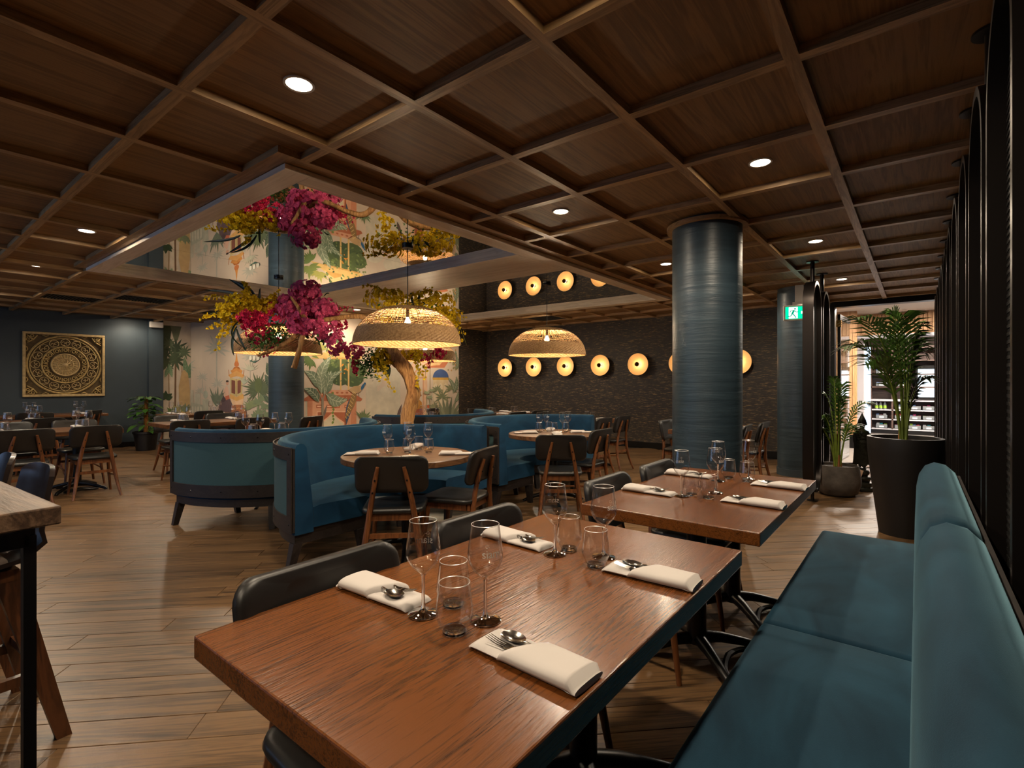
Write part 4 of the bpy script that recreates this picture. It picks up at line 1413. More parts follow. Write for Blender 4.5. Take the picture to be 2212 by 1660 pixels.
# ------------------------------------------------------------------ dark metal screen of tall rounded loops with wire mesh
def make_loop(w, zt, zb):
    t = thing('screen_panel', 'x', 'screen')
    r = w / 2
    ring_o, ring_i = [], []
    fw = .035
    def stad(rr):
        pts = []
        for k in range(13):
            a = PI * k / 12
            pts.append((rr * math.cos(a), zt - r + rr * math.sin(a)))
        for k in range(13):
            a = PI + PI * k / 12
            pts.append((rr * math.cos(a), zb + r + rr * math.sin(a)))
        return pts
    o_, i_ = stad(r), stad(r - fw)
    n = len(o_)
    hx = .052
    vs, fs = [], []
    for (y, z) in o_: vs += [(-hx, y, z), (hx, y, z)]
    for (y, z) in i_: vs += [(-hx, y, z), (hx, y, z)]
    for k in range(n):
        k2 = (k + 1) % n
        a, b = 2 * k, 2 * k2
        c, d = 2 * n + 2 * k, 2 * n + 2 * k2
        fs += [(a, b, b + 1, a + 1), (c, c + 1, d + 1, d), (a, c, d, b), (a + 1, b + 1, d + 1, c + 1)]
    MB().add(vs, fs).build('loop_frame', 'screen_metal', t, True, 35)
    mesh = MB()
    step = .024
    y = -r + fw
    k = 0
    while y < r - fw:
        e = math.sqrt(max(0, (r - fw) ** 2 - y * y))
        mesh.box(-.004, .004, y - .0055, y + .0055, zb + r - e, zt - r + e)
        y += step
    z = zb + fw
    while z < zt - fw:
        if z > zt - r: e = math.sqrt(max(0, (r - fw) ** 2 - (z - zt + r) ** 2))
        elif z < zb + r: e = math.sqrt(max(0, (r - fw) ** 2 - (z - zb - r) ** 2))
        else: e = r - fw
        mesh.box(-.006, .002, -e, e, z - .0055, z + .0055)
        z += step
    mo = mesh.build('wire_mesh', 'mesh_wire', t)
    mo['kind'] = 'stuff'
    MB().tube([(0, 0, zt - .01), (0, 0, CZ + .035)], .022, 14).build('top_pole', 'screen_metal', t, True, 40)
    MB().lathe([(0, 0), (.062, 0), (.062, .010), (0, .010)], 28, c=(0, 0, CZ + .028)).build('ceiling_disc', 'screen_metal', t, True, 40)
    MB().tube([(0, 0, 0), (0, 0, zb + .01)], .018, 12).build('bottom_pole', 'screen_metal', t, True, 40)
    MB().lathe([(.055, 0), (.055, .008), (0, .008)], 24).build('floor_disc', 'screen_metal', t, True, 40)
    return t
LOOP = make_loop(.60, 2.44, .10)
k = 0
for i in range(-1, 10):
    y = 2.70 + .735 * i
    if y > 8.9: break
    lab = ('dark metal mesh loop of the bench screen, nearest the camera', 'second dark metal mesh loop behind the bench', 'third dark metal mesh loop behind the bench end', 'fourth dark metal mesh loop past the bench end', 'fifth dark metal mesh loop of the bench screen, before the tall planter',
           'sixth dark metal mesh loop, in line with the tall planter', 'seventh dark metal mesh loop behind the tall planter', 'eighth dark metal mesh loop toward the doorway', 'ninth dark metal mesh loop, last before the doorway', 'tenth dark metal mesh loop at the doorway', 'eleventh dark metal mesh loop')[i + 1]
    again(LOOP, (.225, y, 0), 0, lab, 'tall dark metal mesh loops of the bench screen')
for i, (y, lab) in enumerate(((6.55, 'dark metal mesh loop in front of the exit sign'), (7.35, 'dark metal mesh loop just behind the exit sign'))):
    again(LOOP, (-.92 - .01 * i, y, 0), 0, lab, 'dark metal mesh loops beside the doorway')
drop(LOOP)
lg = tag(MB().bbox(.38, .62, .6, 7.5, 1.19, 1.215, .004, 1).build('ledge_counter', 'pale_oak_y'), 'pale wooden ledge seen through the metal screen', 'counter')
MB().box(.40, .60, .65, 7.45, 0, 1.19).build('ledge_front', 'booth_wood', lg)

# ------------------------------------------------------------------ corridor and shop beyond the doorway
sf = tag(MB().box(-3.0, 4.5, FY, 18.2, -0.06, -.012).build('floor_corridor', 'soil'), 'grey tiled corridor floor', kind='structure')
tile_me = MB().bbox(-.298, .298, -.298, .298, -.012, 0, .002, 1).mesh('tile', 'shop_floor')
for i in range(-3, 4):
    for j in range(0, 14):
        o = link('tile', tile_me, sf)
        o.location = (.1 + i * .6, FY + .32 + j * .6, 0)
tag(MB().box(-3.0, 4.5, FY + .15, 18.3, 2.78, 2.85).build('ceiling_corridor', 'white_paint'), 'white corridor ceiling', kind='structure')
tag(MB().box(-3.1, -3.0, FY, 18.3, 0, 2.8).build('wall_corridor', 'shop_white'), 'pale corridor wall', kind='structure')
tag(MB().box(4.5, 4.6, FY, 18.3, 0, 2.8).build('wall_corridor_far', 'shop_white'), 'pale corridor wall beyond', kind='structure')
tag(MB().box(-3.0, 4.5, 18.1, 18.2, 0, 2.8).build('wall_shop', 'shelf_wood'), 'dark wooden shop back wall', kind='structure')
# slatted wall return on the near side
sw = tag(MB().box(-2.4, -.97, 12.45, 12.6, 0, 2.78).build('wall_slatted', 'slat_wood'), 'wall faced with vertical pale wood slats', kind='structure')
sl_me = MB().box(-.020, .020, -.03, 0, .27, 2.40).mesh('slat', 'slat_wood')
x = -1.62
while x < -1.0:
    link('slat', sl_me, sw).location = (x, 12.45, 0); x += .055
MB().box(-2.4, -.97, 12.40, 12.45, 0, .27).build('plinth', 'black_metal', sw)
bh = tag(MB().box(-2.4, 3.0, 13.2, 13.5, 2.32, 2.78).build('wall_bulkhead', 'slat_wood'), 'ceiling bulkhead faced with pale wood slats', kind='structure')
sl2 = MB().box(-.026, .026, -.03, 0, 2.36, 2.74).mesh('slat', 'slat_wood')
x = -.9
while x < 2.0:
    link('slat', sl2, bh).location = (x, 13.2, 0); x += .068
MB().box(-2.4, 3.0, 13.14, 13.5, 2.27, 2.33).build('light_cove', 'shop_white', bh)
tag(MB().box(-1.07, -.93, 13.6, 13.95, 0, 2.3).build('wall_pier', 'shop_white'), 'grey pier beside the bright gap', kind='structure')
tag(MB().box(-1.04, -.90, 15.2, 15.25, .0, 2.2).build('bright_gap_slab', 'gap_glow_blue'), 'tall glowing bluish slab standing in for the bright gap beside the shop shelves', 'bright gap')  # added glowing slab: stands in for light in the gap, no real panel
# shelves with goods
SY = 16.6
sh = thing('shop_shelf', 'wooden shop shelving with pale edges seen through the doorway', 'shelf', (-.5, SY, 0))
MB().box(-.48, 1.9, .38, .42, 0, 2.3).build('back_panel', 'shelf_wood', sh)
for xx in (-.48, -.02, .86, 1.9):
    MB().box(xx - .02, xx + .02, 0, .4, .12, 2.25).build('upright', 'shop_white' if xx > .5 else 'shelf_wood', sh)
for zz in (.12, .37, .62, .87, 1.22, 1.55, 1.9, 2.23):
    MB().box(-.5, 1.92, 0, .4, zz - .015, zz + .015).build('shelf_board', 'shop_white' if zz < .9 else 'shelf_wood', sh)
MB().box(-.5, 1.92, -.02, .4, .85, .90).build('counter_edge', 'shop_white', sh)
MB().box(-.5, 1.92, .02, .38, 0, .11).build('kick_board', 'black_metal', sh)
fr = thing('display_fridge', 'small glass fronted display fridge glowing white on the shop shelf', 'fridge', (.29, SY - .05, .91))
fr.scale = (.72, 1, .9)
MB().box(-.45, .45, .30, .36, 0, .95).build('case', 'black_metal', fr)
MB().box(-.40, .40, .27, .30, .06, .85).build('lit_back', 'fridge_light', fr)
for s_ in (-1, 1): MB().box(s_ * .43 - .03, s_ * .43 + .03, 0, .30, 0, .95).build('side', 'black_metal', fr)
MB().box(-.45, .45, 0, .30, .86, .95).build('top', 'black_metal', fr)
MB().box(-.45, .45, 0, .30, 0, .06).build('bottom', 'black_metal', fr)
for zz in (.30, .52): MB().box(-.40, .40, .03, .27, zz, zz + .012).build('rack', 'shop_white', fr)
rg = random.Random(11)
packs = ('pack_red', 'pack_teal', 'pack_pink', 'pack_white', 'pack_blue', 'pack_lime')
ORD = ('first', 'second', 'third', 'fourth', 'fifth', 'sixth')
def bin_(x, z, n, lab):
    t = tag(MB().box(-.13, .13, 0, .22, 0, .012).box(-.13, .13, 0, .01, 0, .10).box(-.13, -.12, 0, .22, 0, .10).box(.12, .13, 0, .22, 0, .10).build('storage_bin', 'plastic_clear'), lab, 'bin', 'clear bins on the shop shelves')
    t.location = (x - .5, SY + .06, z + .016)
    MB().box(-.05, .05, -.003, 0, .02, .06).build('price_card', 'pack_white', t)
    for k in range(n):
        o = MB().bbox(-.032, .032, .05, .15, .012, .12 + rg.uniform(-.02, .02), .006, 1).build('packet', rg.choice(packs), t)
        o.location = (-.08 + k * .08, 0, 0); o.rotation_euler = (0, rg.uniform(-.15, .15), 0)
for z, row in ((.12, 'bottom shelf'), (.37, 'second lowest shelf'), (.62, 'shelf below the counter')):
    for i, x in enumerate((-.25, .15, .44, .72, 1.12)):
        if not (z == .62 and i == 0): bin_(x, z, rg.choice((2, 3)), 'clear bin of packets, %s from the aisle on the shop %s' % (ORD[i], row))
for z, row in ((1.22, 'shelf above the counter'), (1.55, 'upper shelf')):
    for i, x in enumerate((-.25, .2)): bin_(x, z, 2, 'clear bin of packets, %s from the aisle on the shop %s' % (ORD[i], row))
for k in range(3):
    b = tag(MB().lathe([(0, 0), (.035, 0), (.037, .01), (.037, .13), (.014, .18), (.014, .2), (0, .2)], 14).build('water_bottle', 'plastic_clear', smooth=True), ('small bottle with lime label at the aisle end of the shop shelf', 'small bottle with lime label in the middle of three', 'small bottle with lime label beside the upright')[k], 'bottle')
    b.location = (-.86 + k * .09, SY + .1, .636)
    MB().lathe([(.0375, .03), (.0375, .10)], 14).build('bottle_label', 'pack_lime', b, True)
# open glass door leaf with brass fittings in the doorway
dr = thing('door_1', 'glass door leaf with brass hinges standing open', 'door', (-1.03, FY + .2, 0), math.radians(86), kind='structure')
MB().box(0, .92, -.02, .02, 2.38, 2.46).build('top_rail', 'black_metal', dr)
MB().box(0, .06, -.022, .022, 0, 2.46).build('stile', 'black_metal', dr)
MB().box(.06, .92, -.006, .006, .02, 2.38).build('pane', 'window_glass', dr)
for z in (.35, 1.0, 2.25): MB().box(-.02, .05, -.035, .035, z, z + .11).build('hinge', 'brass', dr)
# corridor light fittings
emit('corridor_disc', (1.0, .9, .78, 1), 12.0)
def corridor_spot(x, y, z, w):
    ld = bpy.data.lights.new('corridor_lamp', 'AREA'); ld.shape = 'DISK'; ld.size = .25; ld.energy = w; ld.color = (1.0, .88, .74)
    lo = bpy.data.objects.new('corridor_lamp', ld); COL.objects.link(lo); lo.location = (x, y, z)
for k, (x, y) in enumerate(((-.62, 10.7), (.7, 11.6), (.4, 15.0), (1.6, 15.2))):
    t = thing('corridor_light', ('bright round light just inside the doorway', 'round light in the corridor ceiling behind the screen', 'round light over the shop shelves', 'round light over the shop fridge')[k], 'ceiling light', (x, y, 2.775))
    MB().lathe([(.10, 0), (.12, 0), (.12, -.012), (.10, -.012)], 24).build('ring', 'white_paint', t, True)
    MB().lathe([(0, -.004), (.10, -.004)], 24).build('diffuser', 'corridor_disc', t)
    corridor_spot(x, y, 2.74, 80)

# ------------------------------------------------------------------ driftwood tree dressed with orchids
rt_ = random.Random(21)
TREE = thing('orchid_tree', 'twisted driftwood tree hung with yellow and magenta orchids between the booths', 'tree', (-4.66, 4.02, 0))
TB = Vector((-4.66, 4.02, 0))
def tp(px, py, d):           # measured in the photograph, at its own distance
    return at_depth(px, py, d) - TB
def limb_tube(pts, rads, name, n=22, jit=.16, seg=14):
    P = [Vector(p) for p in pts]
    out, rr = [], []
    m = len(P) - 1
    for i in range(n + 1):
        t = i / n * m
        k = min(int(t), m - 1); u = t - k
        p0, p1, p2, p3 = P[max(k - 1, 0)], P[k], P[k + 1], P[min(k + 2, m)]
        q = 0.5 * ((2 * p1) + (-p0 + p2) * u + (2 * p0 - 5 * p1 + 4 * p2 - p3) * u * u + (-p0 + 3 * p1 - 3 * p2 + p3) * u ** 3)
        out.append(q); rr.append(rads[k] + (rads[k + 1] - rads[k]) * u)
    return MB().tube(out, rr, seg, jitter=jit, rnd=rt_).build(name, 'driftwood', TREE, True, 70)
D0 = 6.05
limb_tube([(0, 0, 0), tp(886, 960, D0), tp(880, 905, D0), tp(892, 852, D0), tp(884, 815, D0), tp(866, 782, D0 - .05), tp(846, 757, D0 - .1), tp(824, 738, D0 - .12)], [.11, .09, .078, .074, .070, .074, .064, .045], 'trunk', 30, .2, 18)
limb_tube([tp(872, 790, D0), tp(855, 783, D0 - .03), tp(838, 762, D0 - .05), tp(832, 735, D0 - .1)], [.05, .055, .05, .04], 'branch', 14)
limb_tube([tp(830, 745, D0 - .1), tp(806, 705, D0 - .15), tp(782, 684, D0 - .2), tp(745, 684, D0 - .3), tp(700, 690, D0 - .45), tp(660, 690, D0 - .3), tp(620, 660, D0 - .36)], [.045, .036, .03, .027, .024, .022, .015], 'branch', 24)
limb_tube([tp(672, 700, D0 - .3), tp(655, 722, D0 - .33), tp(648, 752, D0 - .36), tp(634, 795, D0 - .38)], [.035, .03, .026, .03], 'branch', 14)
limb_tube([tp(668, 702, D0 - .3), tp(632, 730, D0 - .33), tp(598, 752, D0 - .36), tp(556, 768, D0 - .4)], [.03, .026, .022, .012], 'branch', 14)
limb_tube([tp(658, 690, D0 - .45), tp(645, 665, D0 - .45), tp(628, 640, D0 - .47)], [.026, .02, .010], 'branch', 10)
limb_tube([tp(836, 748, D0 - .05), tp(858, 715, D0), tp(895, 690, D0 + .1), tp(950, 690, D0 + .2), tp(985, 712, D0 + .25)], [.06, .05, .045, .035, .02], 'branch', 18)

def blossom(mt, kind):
    """one orchid flower, about 10 cm across, facing +z"""
    b = MB()
    if kind == 'moth':
        spec = [(90, .050, .026), (210, .048, .024), (330, .048, .024), (20, .052, .040), (160, .052, .040)]
    elif kind == 'dancing':
        spec = [(90, .018, .010), (200, .018, .010), (340, .018, .010), (250, .032, .026), (290, .032, .026)]
    else:
        spec = [(90, .042, .014), (162, .040, .015), (18, .040, .015), (234, .038, .014), (306, .038, .014)]
    for (a, L, w) in spec:
        a = math.radians(a)
        d = Vector((math.cos(a), math.sin(a), 0)); n = Vector((-d.y, d.x, 0))
        pts = [Vector((0, 0, 0)), d * L * .35 + n * w * .7 + Vector((0, 0, .004)), d * L * .75 + n * w + Vector((0, 0, .008)), d * L + Vector((0, 0, .002)), d * L * .75 - n * w + Vector((0, 0, .008)), d * L * .35 - n * w * .7 + Vector((0, 0, .004)), d * L * .55 + Vector((0, 0, -.003))]
        b.add(pts, [(0, 1, 6), (1, 2, 6), (2, 3, 6), (3, 4, 6), (4, 5, 6), (5, 0, 6)])
    b.add([(-.006, -.004, .004), (.006, -.004, .004), (0, .008, .006), (0, -.012, .014)], [(0, 1, 3), (1, 2, 3), (2, 0, 3)])
    return b
KB = {'magenta': ('petal_magenta', 'moth', .64), 'wine': ('petal_wine', 'dendro', .85), 'yellow': ('petal_yellow', 'dancing', 1.05)}
ME = {k: blossom(m, s).mesh('blossom', m) for k, (m, s, z) in KB.items()}
RAW = {k: blossom(m, s) for k, (m, s, z) in KB.items()}
FLOW = []
def cluster(kind, px, py, d, rx, ry, rd, n, droop=0.0, size=1.0, face=None):
    c = at_depth(px, py, d)
    right = Vector((math.cos(YAW), math.sin(YAW), 0)); fwd = Vector((-math.sin(YAW), math.cos(YAW), 0)); up = Vector((0, 0, 1))
    sx, sy = rx * d / FPX, ry * d / FPX
    for i in range(int(n * (3.0 if kind == 'magenta' else 1.6))):
        while True:
            u, v, w = rt_.uniform(-1, 1), rt_.uniform(-1, 1), rt_.uniform(-1, 1)
            l2 = u * u + v * v + w * w
            if .2 < l2 < 1: break
        p = c + right * u * sx + up * v * sy + fwd * w * rd
        out = (right * u + up * (v * .6 - .1) + fwd * (w - .25)).normalized()
        FLOW.append((kind, p, out, size * KB[kind][2] * rt_.uniform(.75, 1.15)))
def spray(kind, pts, n, size=1.0, spread=.03):
    """flowers along a thin arching stem"""
    P = bez(*pts, 14)
    MB().tube([p - TB for p in P], [.004 - .0022 * i / 14 for i in range(15)], 5).build('flower_stem', 'flower_green', TREE)
    for i in range(n):
        t = (i + rt_.random()) / n
        p = P[min(14, int(t * 14))]
        q = p + Vector((rt_.uniform(-1, 1), rt_.uniform(-1, 1), rt_.uniform(-1, .7))) * spread
        FLOW.append((kind, q, Vector((rt_.uniform(-1, 1), rt_.uniform(-1.2, .5), rt_.uniform(-.6, .7))).normalized(), size * KB[kind][2] * (1.1 - .45 * t) * rt_.uniform(.8, 1.1)))
D1 = 5.75
# magenta moth orchids
cluster('magenta', 660, 632, D1, 36, 28, .16, 46)
cluster('magenta', 622, 662, D1 - .05, 26, 24, .14, 34)
cluster('magenta', 700, 668, D1, 36, 24, .14, 40)
cluster('magenta', 648, 705, D1 - .05, 34, 18, .14, 30)
cluster('magenta', 640, 672, D1, 44, 34, .20, 55)
cluster('magenta', 672, 690, D1 - .05, 48, 34, .20, 60)
cluster('magenta', 705, 700, D1, 32, 40, .16, 36)
cluster('magenta', 725, 738, D1 + .05, 22, 32, .12, 26, size=.9)
cluster('magenta', 625, 660, D1 - .05, 20, 26, .12, 20)
cluster('magenta', 762, 758, D1 + .2, 24, 20, .12, 22, size=.85)
cluster('wine', 738, 700, D1 + .2, 14, 12, .1, 10)
cluster('wine', 768, 790, D1 + .25, 8, 18, .06, 14, size=.8)
cluster('wine', 545, 690, D1 - .1, 32, 24, .16, 50, size=1.05)
cluster('wine', 560, 715, D1 - .1, 30, 28, .14, 26)
cluster('wine', 590, 680, D1 - .05, 24, 24, .14, 22)
cluster('wine', 950, 762, D0 + .3, 14, 14, .1, 14)
cluster('wine', 905, 770, D0 + .2, 34, 10, .1, 12)
cluster('yellow', 585, 660, D1 - .05, 26, 22, .16, 40)
cluster('yellow', 530, 655, D1 - .05, 42, 26, .2, 110)
cluster('yellow', 500, 672, D1, 36, 24, .2, 66)
cluster('yellow', 835, 645, D0 + .1, 50, 28, .25, 100)
cluster('yellow', 925, 652, D0 + .2, 60, 26, .25, 130)
cluster('yellow', 960, 690, D0 + .2, 36, 28, .2, 80)
cluster('yellow', 830, 690, D0 + .1, 22, 28, .2, 24)
cluster('yellow', 826, 775, D0 - .1, 24, 26, .12, 64)
cluster('yellow', 890, 765, D0 + .1, 30, 14, .1, 26)
def S(kind, a, b, c, e, d, n, size=1.0, spread=.03):
    spray(kind, [at_depth(*a, d), at_depth(*b, d), at_depth(*c, d - .05), at_depth(*e, d - .08)], n, size, spread)
S('yellow', (530, 665), (500, 640), (465, 632), (436, 645), D1, 26)
S('yellow', (520, 672), (490, 668), (455, 672), (430, 690), D1, 26)
S('yellow', (520, 690), (490, 690), (460, 700), (446, 706), D1, 22)
S('yellow', (520, 690), (480, 690), (468, 720), (472, 758), D1, 30)
S('yellow', (515, 700), (492, 704), (492, 718), (492, 726), D1, 14)
S('yellow', (540, 660), (540, 630), (530, 610), (528, 607), D1 + .05, 20)
S('yellow', (575, 670), (590, 640), (595, 630), (600, 628), D1, 16)
S('yellow', (860, 660), (830, 618), (800, 612), (782, 617), D0 + .1, 24)
S('yellow', (860, 665), (835, 632), (800, 628), (790, 640), D0 + .1, 20)
S('yellow', (900, 660), (910, 630), (925, 620), (930, 620), D0 + .2, 16)
S('yellow', (940, 670), (970, 655), (990, 690), (1008, 745), D0 + .2, 34)
S('yellow', (960, 680), (985, 660), (1000, 665), (1004, 690), D0 + .2, 22)
S('yellow', (895, 765), (905, 770), (905, 805), (902, 848), D0, 40, .9, .025)
S('yellow', (915, 790), (920, 795), (920, 810), (917, 818), D0, 10, .8)
S('yellow', (835, 785), (830, 810), (840, 832), (853, 845), D0 - .15, 24, .9, .022)
S('yellow', (812, 775), (812, 800), (815, 810), (822, 822), D0 - .15, 12, .8)
S('wine', (715, 690), (735, 665), (752, 660), (762, 668), D1 + .1, 16, .75)
S('wine', (765, 770), (770, 790), (765, 800), (768, 806), D1 + .2, 16, .75)
S('wine', (935, 765), (932, 780), (928, 788), (930, 795), D0 + .2, 14, .75)
S('wine', (600, 730), (595, 752), (590, 765), (560, 765), D1, 14, .8)
S('magenta', (735, 730), (742, 750), (735, 760), (722, 768), D1 + .05, 14, .75)
FLOW.sort(key=lambda f: (f[1] - Vector((0, 0, EYE))).length / f[3])
rest = {k: MB() for k in KB}
for i, (kind, p, out, s) in enumerate(FLOW):
    q = out.to_track_quat('Z', 'Y') @ Euler((0, 0, rt_.uniform(-.9, .9))).to_quaternion()
    if i % 6 == 0 and i < 1740:
        o = link('blossom', ME[kind], TREE)
        o.location = p - TB
        o.rotation_mode = 'QUATERNION'; o.rotation_quaternion = q
        o.scale = (s, s, s)
    else:
        M = Matrix.Translation(p - TB) @ q.to_matrix().to_4x4() @ Matrix.Scale(s, 4)
        r = RAW[kind]
        rest[kind].add([M @ Vector(v) for v in r.v], r.f)
for kind in KB:
    o = rest[kind].build('blossom_mass', KB[kind][0], TREE); o['kind'] = 'stuff'
# green filler leaves and strap leaves
fill = MB()
for (px, py, d, rx, ry, n) in ((590, 725, D1 - .05, 36, 26, 260), (560, 735, D1, 26, 22, 140), (700, 730, D1 + .1, 24, 16, 120), (800, 785, D0 - .05, 30, 28, 300), (830, 770, D0, 24, 26, 160), (660, 680, D1 + .15, 60, 30, 120), (540, 668, D1 + .1, 40, 20, 100), (900, 670, D0 + .3, 70, 22, 140)):
    c = at_depth(px, py, d) - TB
    for i in range(n):
        v = Vector((rt_.gauss(0, .5), rt_.gauss(0, .5), rt_.gauss(0, .5)))
        p = c + Vector((v.x * rx, v.y * rx, v.z * ry)) * d / FPX
        a = Vector((rt_.uniform(-1, 1), rt_.uniform(-1, 1), rt_.uniform(-1, .6))).normalized(); b = a.orthogonal().normalized()
        L, w = rt_.uniform(.03, .06), rt_.uniform(.008, .014)
        fill.add([p, p + a * L * .5 + b * w, p + a * L, p + a * L * .5 - b * w], [(0, 1, 2, 3)])
fo2 = fill.build('filler_leaves', 'leaf_green', TREE); fo2['kind'] = 'stuff'
def strap(a, b, c, e, d, w):
    P = [at_depth(*q, d) - TB for q in (a, b, c, e)]
    P = bez(*P, 12)
    fwd = Vector((-math.sin(YAW), math.cos(YAW), 0))
    m = MB(); vs = []
    for i, p in enumerate(P):
        t = (P[min(i + 1, 12)] - P[max(i - 1, 0)]).normalized()
        n = t.cross(fwd).normalized()
        ww = w * math.sin(PI * min(1, .12 + .88 * i / 12)) ** .7 + .0005
        vs += [p - n * ww - fwd * .006, p, p + n * ww - fwd * .006]
    fs = []
    for i in range(12):
        for k in range(2):
            fs.append((i * 3 + k, i * 3 + k + 1, i * 3 + k + 4, i * 3 + k + 3))
    m.add(vs, fs)
    m.build('strap_leaf', 'leaf_dark', TREE, True, 60)
for q in (((520, 640), (500, 628), (470, 628), (440, 626), D1 + .1, .016), ((545, 640), (530, 622), (510, 610), (494, 602), D1 + .1, .016), ((555, 645), (545, 625), (530, 612), (498, 606), D1 + .15, .015),
          ((560, 660), (562, 645), (560, 630), (563, 622), D1 + .1, .014), ((540, 690), (510, 695), (480, 690), (455, 672), D1, .016), ((520, 690), (495, 710), (492, 730), (530, 752), D1 - .1, .010),
          ((512, 705), (500, 730), (500, 750), (506, 768), D1 - .05, .015), ((512, 710), (516, 730), (526, 745), (532, 758), D1 - .08, .013), ((520, 685), (510, 670), (480, 680), (470, 690), D1 - .02, .015),
          ((665, 710), (660, 722), (664, 730), (668, 730), D1, .02), ((900, 660), (905, 645), (908, 635), (910, 627), D0 + .1, .016), ((893, 660), (890, 645), (888, 635), (886, 632), D0 + .1, .015), ((915, 655), (925, 640), (935, 640), (945, 640), D0 + .1, .014),
          ((830, 780), (838, 790), (842, 800), (838, 818), D0 - .1, .03), ((700, 640), (705, 632), (710, 632), (712, 634), D1, .006)):
    strap(*q)

# ------------------------------------------------------------------ palms
def palm(name, label, loc, fronds, seed):
    rp_ = random.Random(seed)
    t = thing(name, label, 'plant', loc)
    fwd = Vector((-math.sin(YAW), math.cos(YAW), 0)); right = Vector((math.cos(YAW), math.sin(YAW), 0))
    for (dirx, depth, h, reach, drop_, L) in fronds:
        out = (right * dirx + fwd * depth)
        p0 = Vector((dirx * .03, depth * .03, 0))
        P = bez(p0, p0 + Vector((0, 0, h * .5)) + out * reach * .1, p0 + Vector((0, 0, h * 1.02)) + out * reach * .45, p0 + Vector((0, 0, h - drop_)) + out * reach, 26)
        fs_ = MB().tube(P, [.011 - .009 * i / 26 for i in range(27)], 5).build('frond_stem', 'palm_stem', t, True)
        m = MB()
        side = out.cross(Vector((0, 0, 1))).normalized()
        for i in range(9, 27):
            p = P[i]
            tg = (P[min(i + 1, 26)] - P[max(i - 1, 0)]).normalized()
            s0 = tg.cross(side).normalized()
            ll = L * (math.sin(PI * min(1, (i - 6) / 22)) * .8 + .25)
            for sg in (-1, 1):
                d = (side * sg * .9 + tg * .75 + Vector((0, 0, rp_.uniform(-.12, .2)))).normalized()
                w = .0105
                n = d.cross(s0 + Vector((rp_.uniform(-.3, .3), 0, 0))).normalized()
                sag = Vector((0, 0, -.30 * ll))
                a = p; b = p + d * ll * .5; c = p + d * ll + sag
                m.add([a - n * w * .4, a + n * w * .4, b + n * w, b - n * w, c], [(0, 1, 2, 3), (3, 2, 4)])
        m.build('frond', 'palm_green', fs_)
    for k in range(4):
        a = rp_.uniform(0, 6.28)
        MB().tube([(math.cos(a) * .03, math.sin(a) * .03, -.02), (math.cos(a) * .035, math.sin(a) * .035, .14)], [.016, .007], 6).build('husk', 'palm_husk', t)
    return t
tpot = thing('tall_planter', 'tall black tapering planter beside the bench', 'planter', (-.09, 5.60, 0))
MB().lathe([(0, 0), (.185, 0), (.215, .25), (.245, .5), (.265, .7), (.272, .825), (.270, .838), (.240, .838), (.236, .80), (0, .78)], 56).build('shell', 'black_pot', tpot, True, 40)
MB().lathe([(0, .805), (.235, .802)], 32).build('soil', 'soil', tpot)
palm('palm', 'tall green palm growing from the tall black planter', (-.09, 5.60, .81),
     [(-.9, -.1, 1.05, .44, .0, .32), (-.9, .15, .92, .46, .10, .32), (-.9, -.2, .80, .40, .12, .28), (-.45, -.2, .98, .34, .0, .30), (.3, -.3, .98, .26, .0, .24), (.35, .3, .95, .26, .08, .24), (.1, .3, 1.04, .12, -.05, .28), (.3, -.5, .55, .26, .02, .20), (-.25, .1, 1.08, .3, -.02, .30), (.35, -.25, .85, .26, .08, .24)], 4)
rpot = thing('round_planter', 'squat grey concrete pot beside the statue', 'planter', (-.74, 7.1, 0))
MB().lathe([(0, 0), (.16, 0), (.20, .03), (.232, .12), (.236, .18), (.222, .30), (.212, .352), (.198, .352), (.20, .30), (0, .30)], 56).build('shell', 'pot_stone', rpot, True, 40)
MB().lathe([(0, .325), (.2, .322)], 32).build('soil', 'soil', rpot)
palm('palm', 'smaller slender palm in the squat grey pot', (-.74, 7.1, .33),
     [(-.35, 0, .98, .10, -.05, .20), (.3, .1, .98, .18, .02, .18), (-.8, -.1, .75, .30, .22, .18), (.9, 0, .85, .42, .12, .17), (.8, .2, .60, .36, .18, .17), (-.5, .3, .88, .22, .05, .19), (.2, -.3, .8, .12, 0, .17), (-.9, .1, .6, .34, .2, .16)], 9)

# potted climber on a moss pole by the blue wall
mp_ = thing('potted_climber', 'leafy green climber on a brown moss pole in a black pot', 'plant', (-11.9, 3.42, 0))
MB().lathe([(0, 0), (.16, 0), (.20, .32), (.22, .33), (.22, .37), (.19, .37), (.18, .33), (0, .33)], 36).build('pot', 'black_pot', mp_, True, 40)
MB().tube([(0, 0, .3), (.01, 0, .7), (.0, .01, 1.02)], [.035, .036, .03], 12, jitter=.12, rnd=rt_).build('moss_pole', 'moss_pole', mp_, True)
rl = random.Random(8)
def broad_leaf(p, d, L, w, mt, parent, name='leaf'):
    d = d.normalized(); n = d.cross(Vector((0, 0, 1)))
    n = n.normalized() if n.length > .01 else Vector((1, 0, 0))
    m = MB()
    prof = [(0, .05), (.12, .8), (.3, 1), (.55, .85), (.8, .45), (1, 0)]
    vs = []
    for u, k in prof:
        c = p + d * L * u + Vector((0, 0, -.35 * L * u * u))
        vs += [c - n * w * k + Vector((0, 0, .12 * w * k)), c, c + n * w * k + Vector((0, 0, .12 * w * k))]
    fs = []
    for i in range(len(prof) - 1):
        for k in range(2):
            fs.append((i * 3 + k, i * 3 + k + 1, i * 3 + k + 4, i * 3 + k + 3))
    m.add(vs, fs).build(name, mt, parent, True, 60)
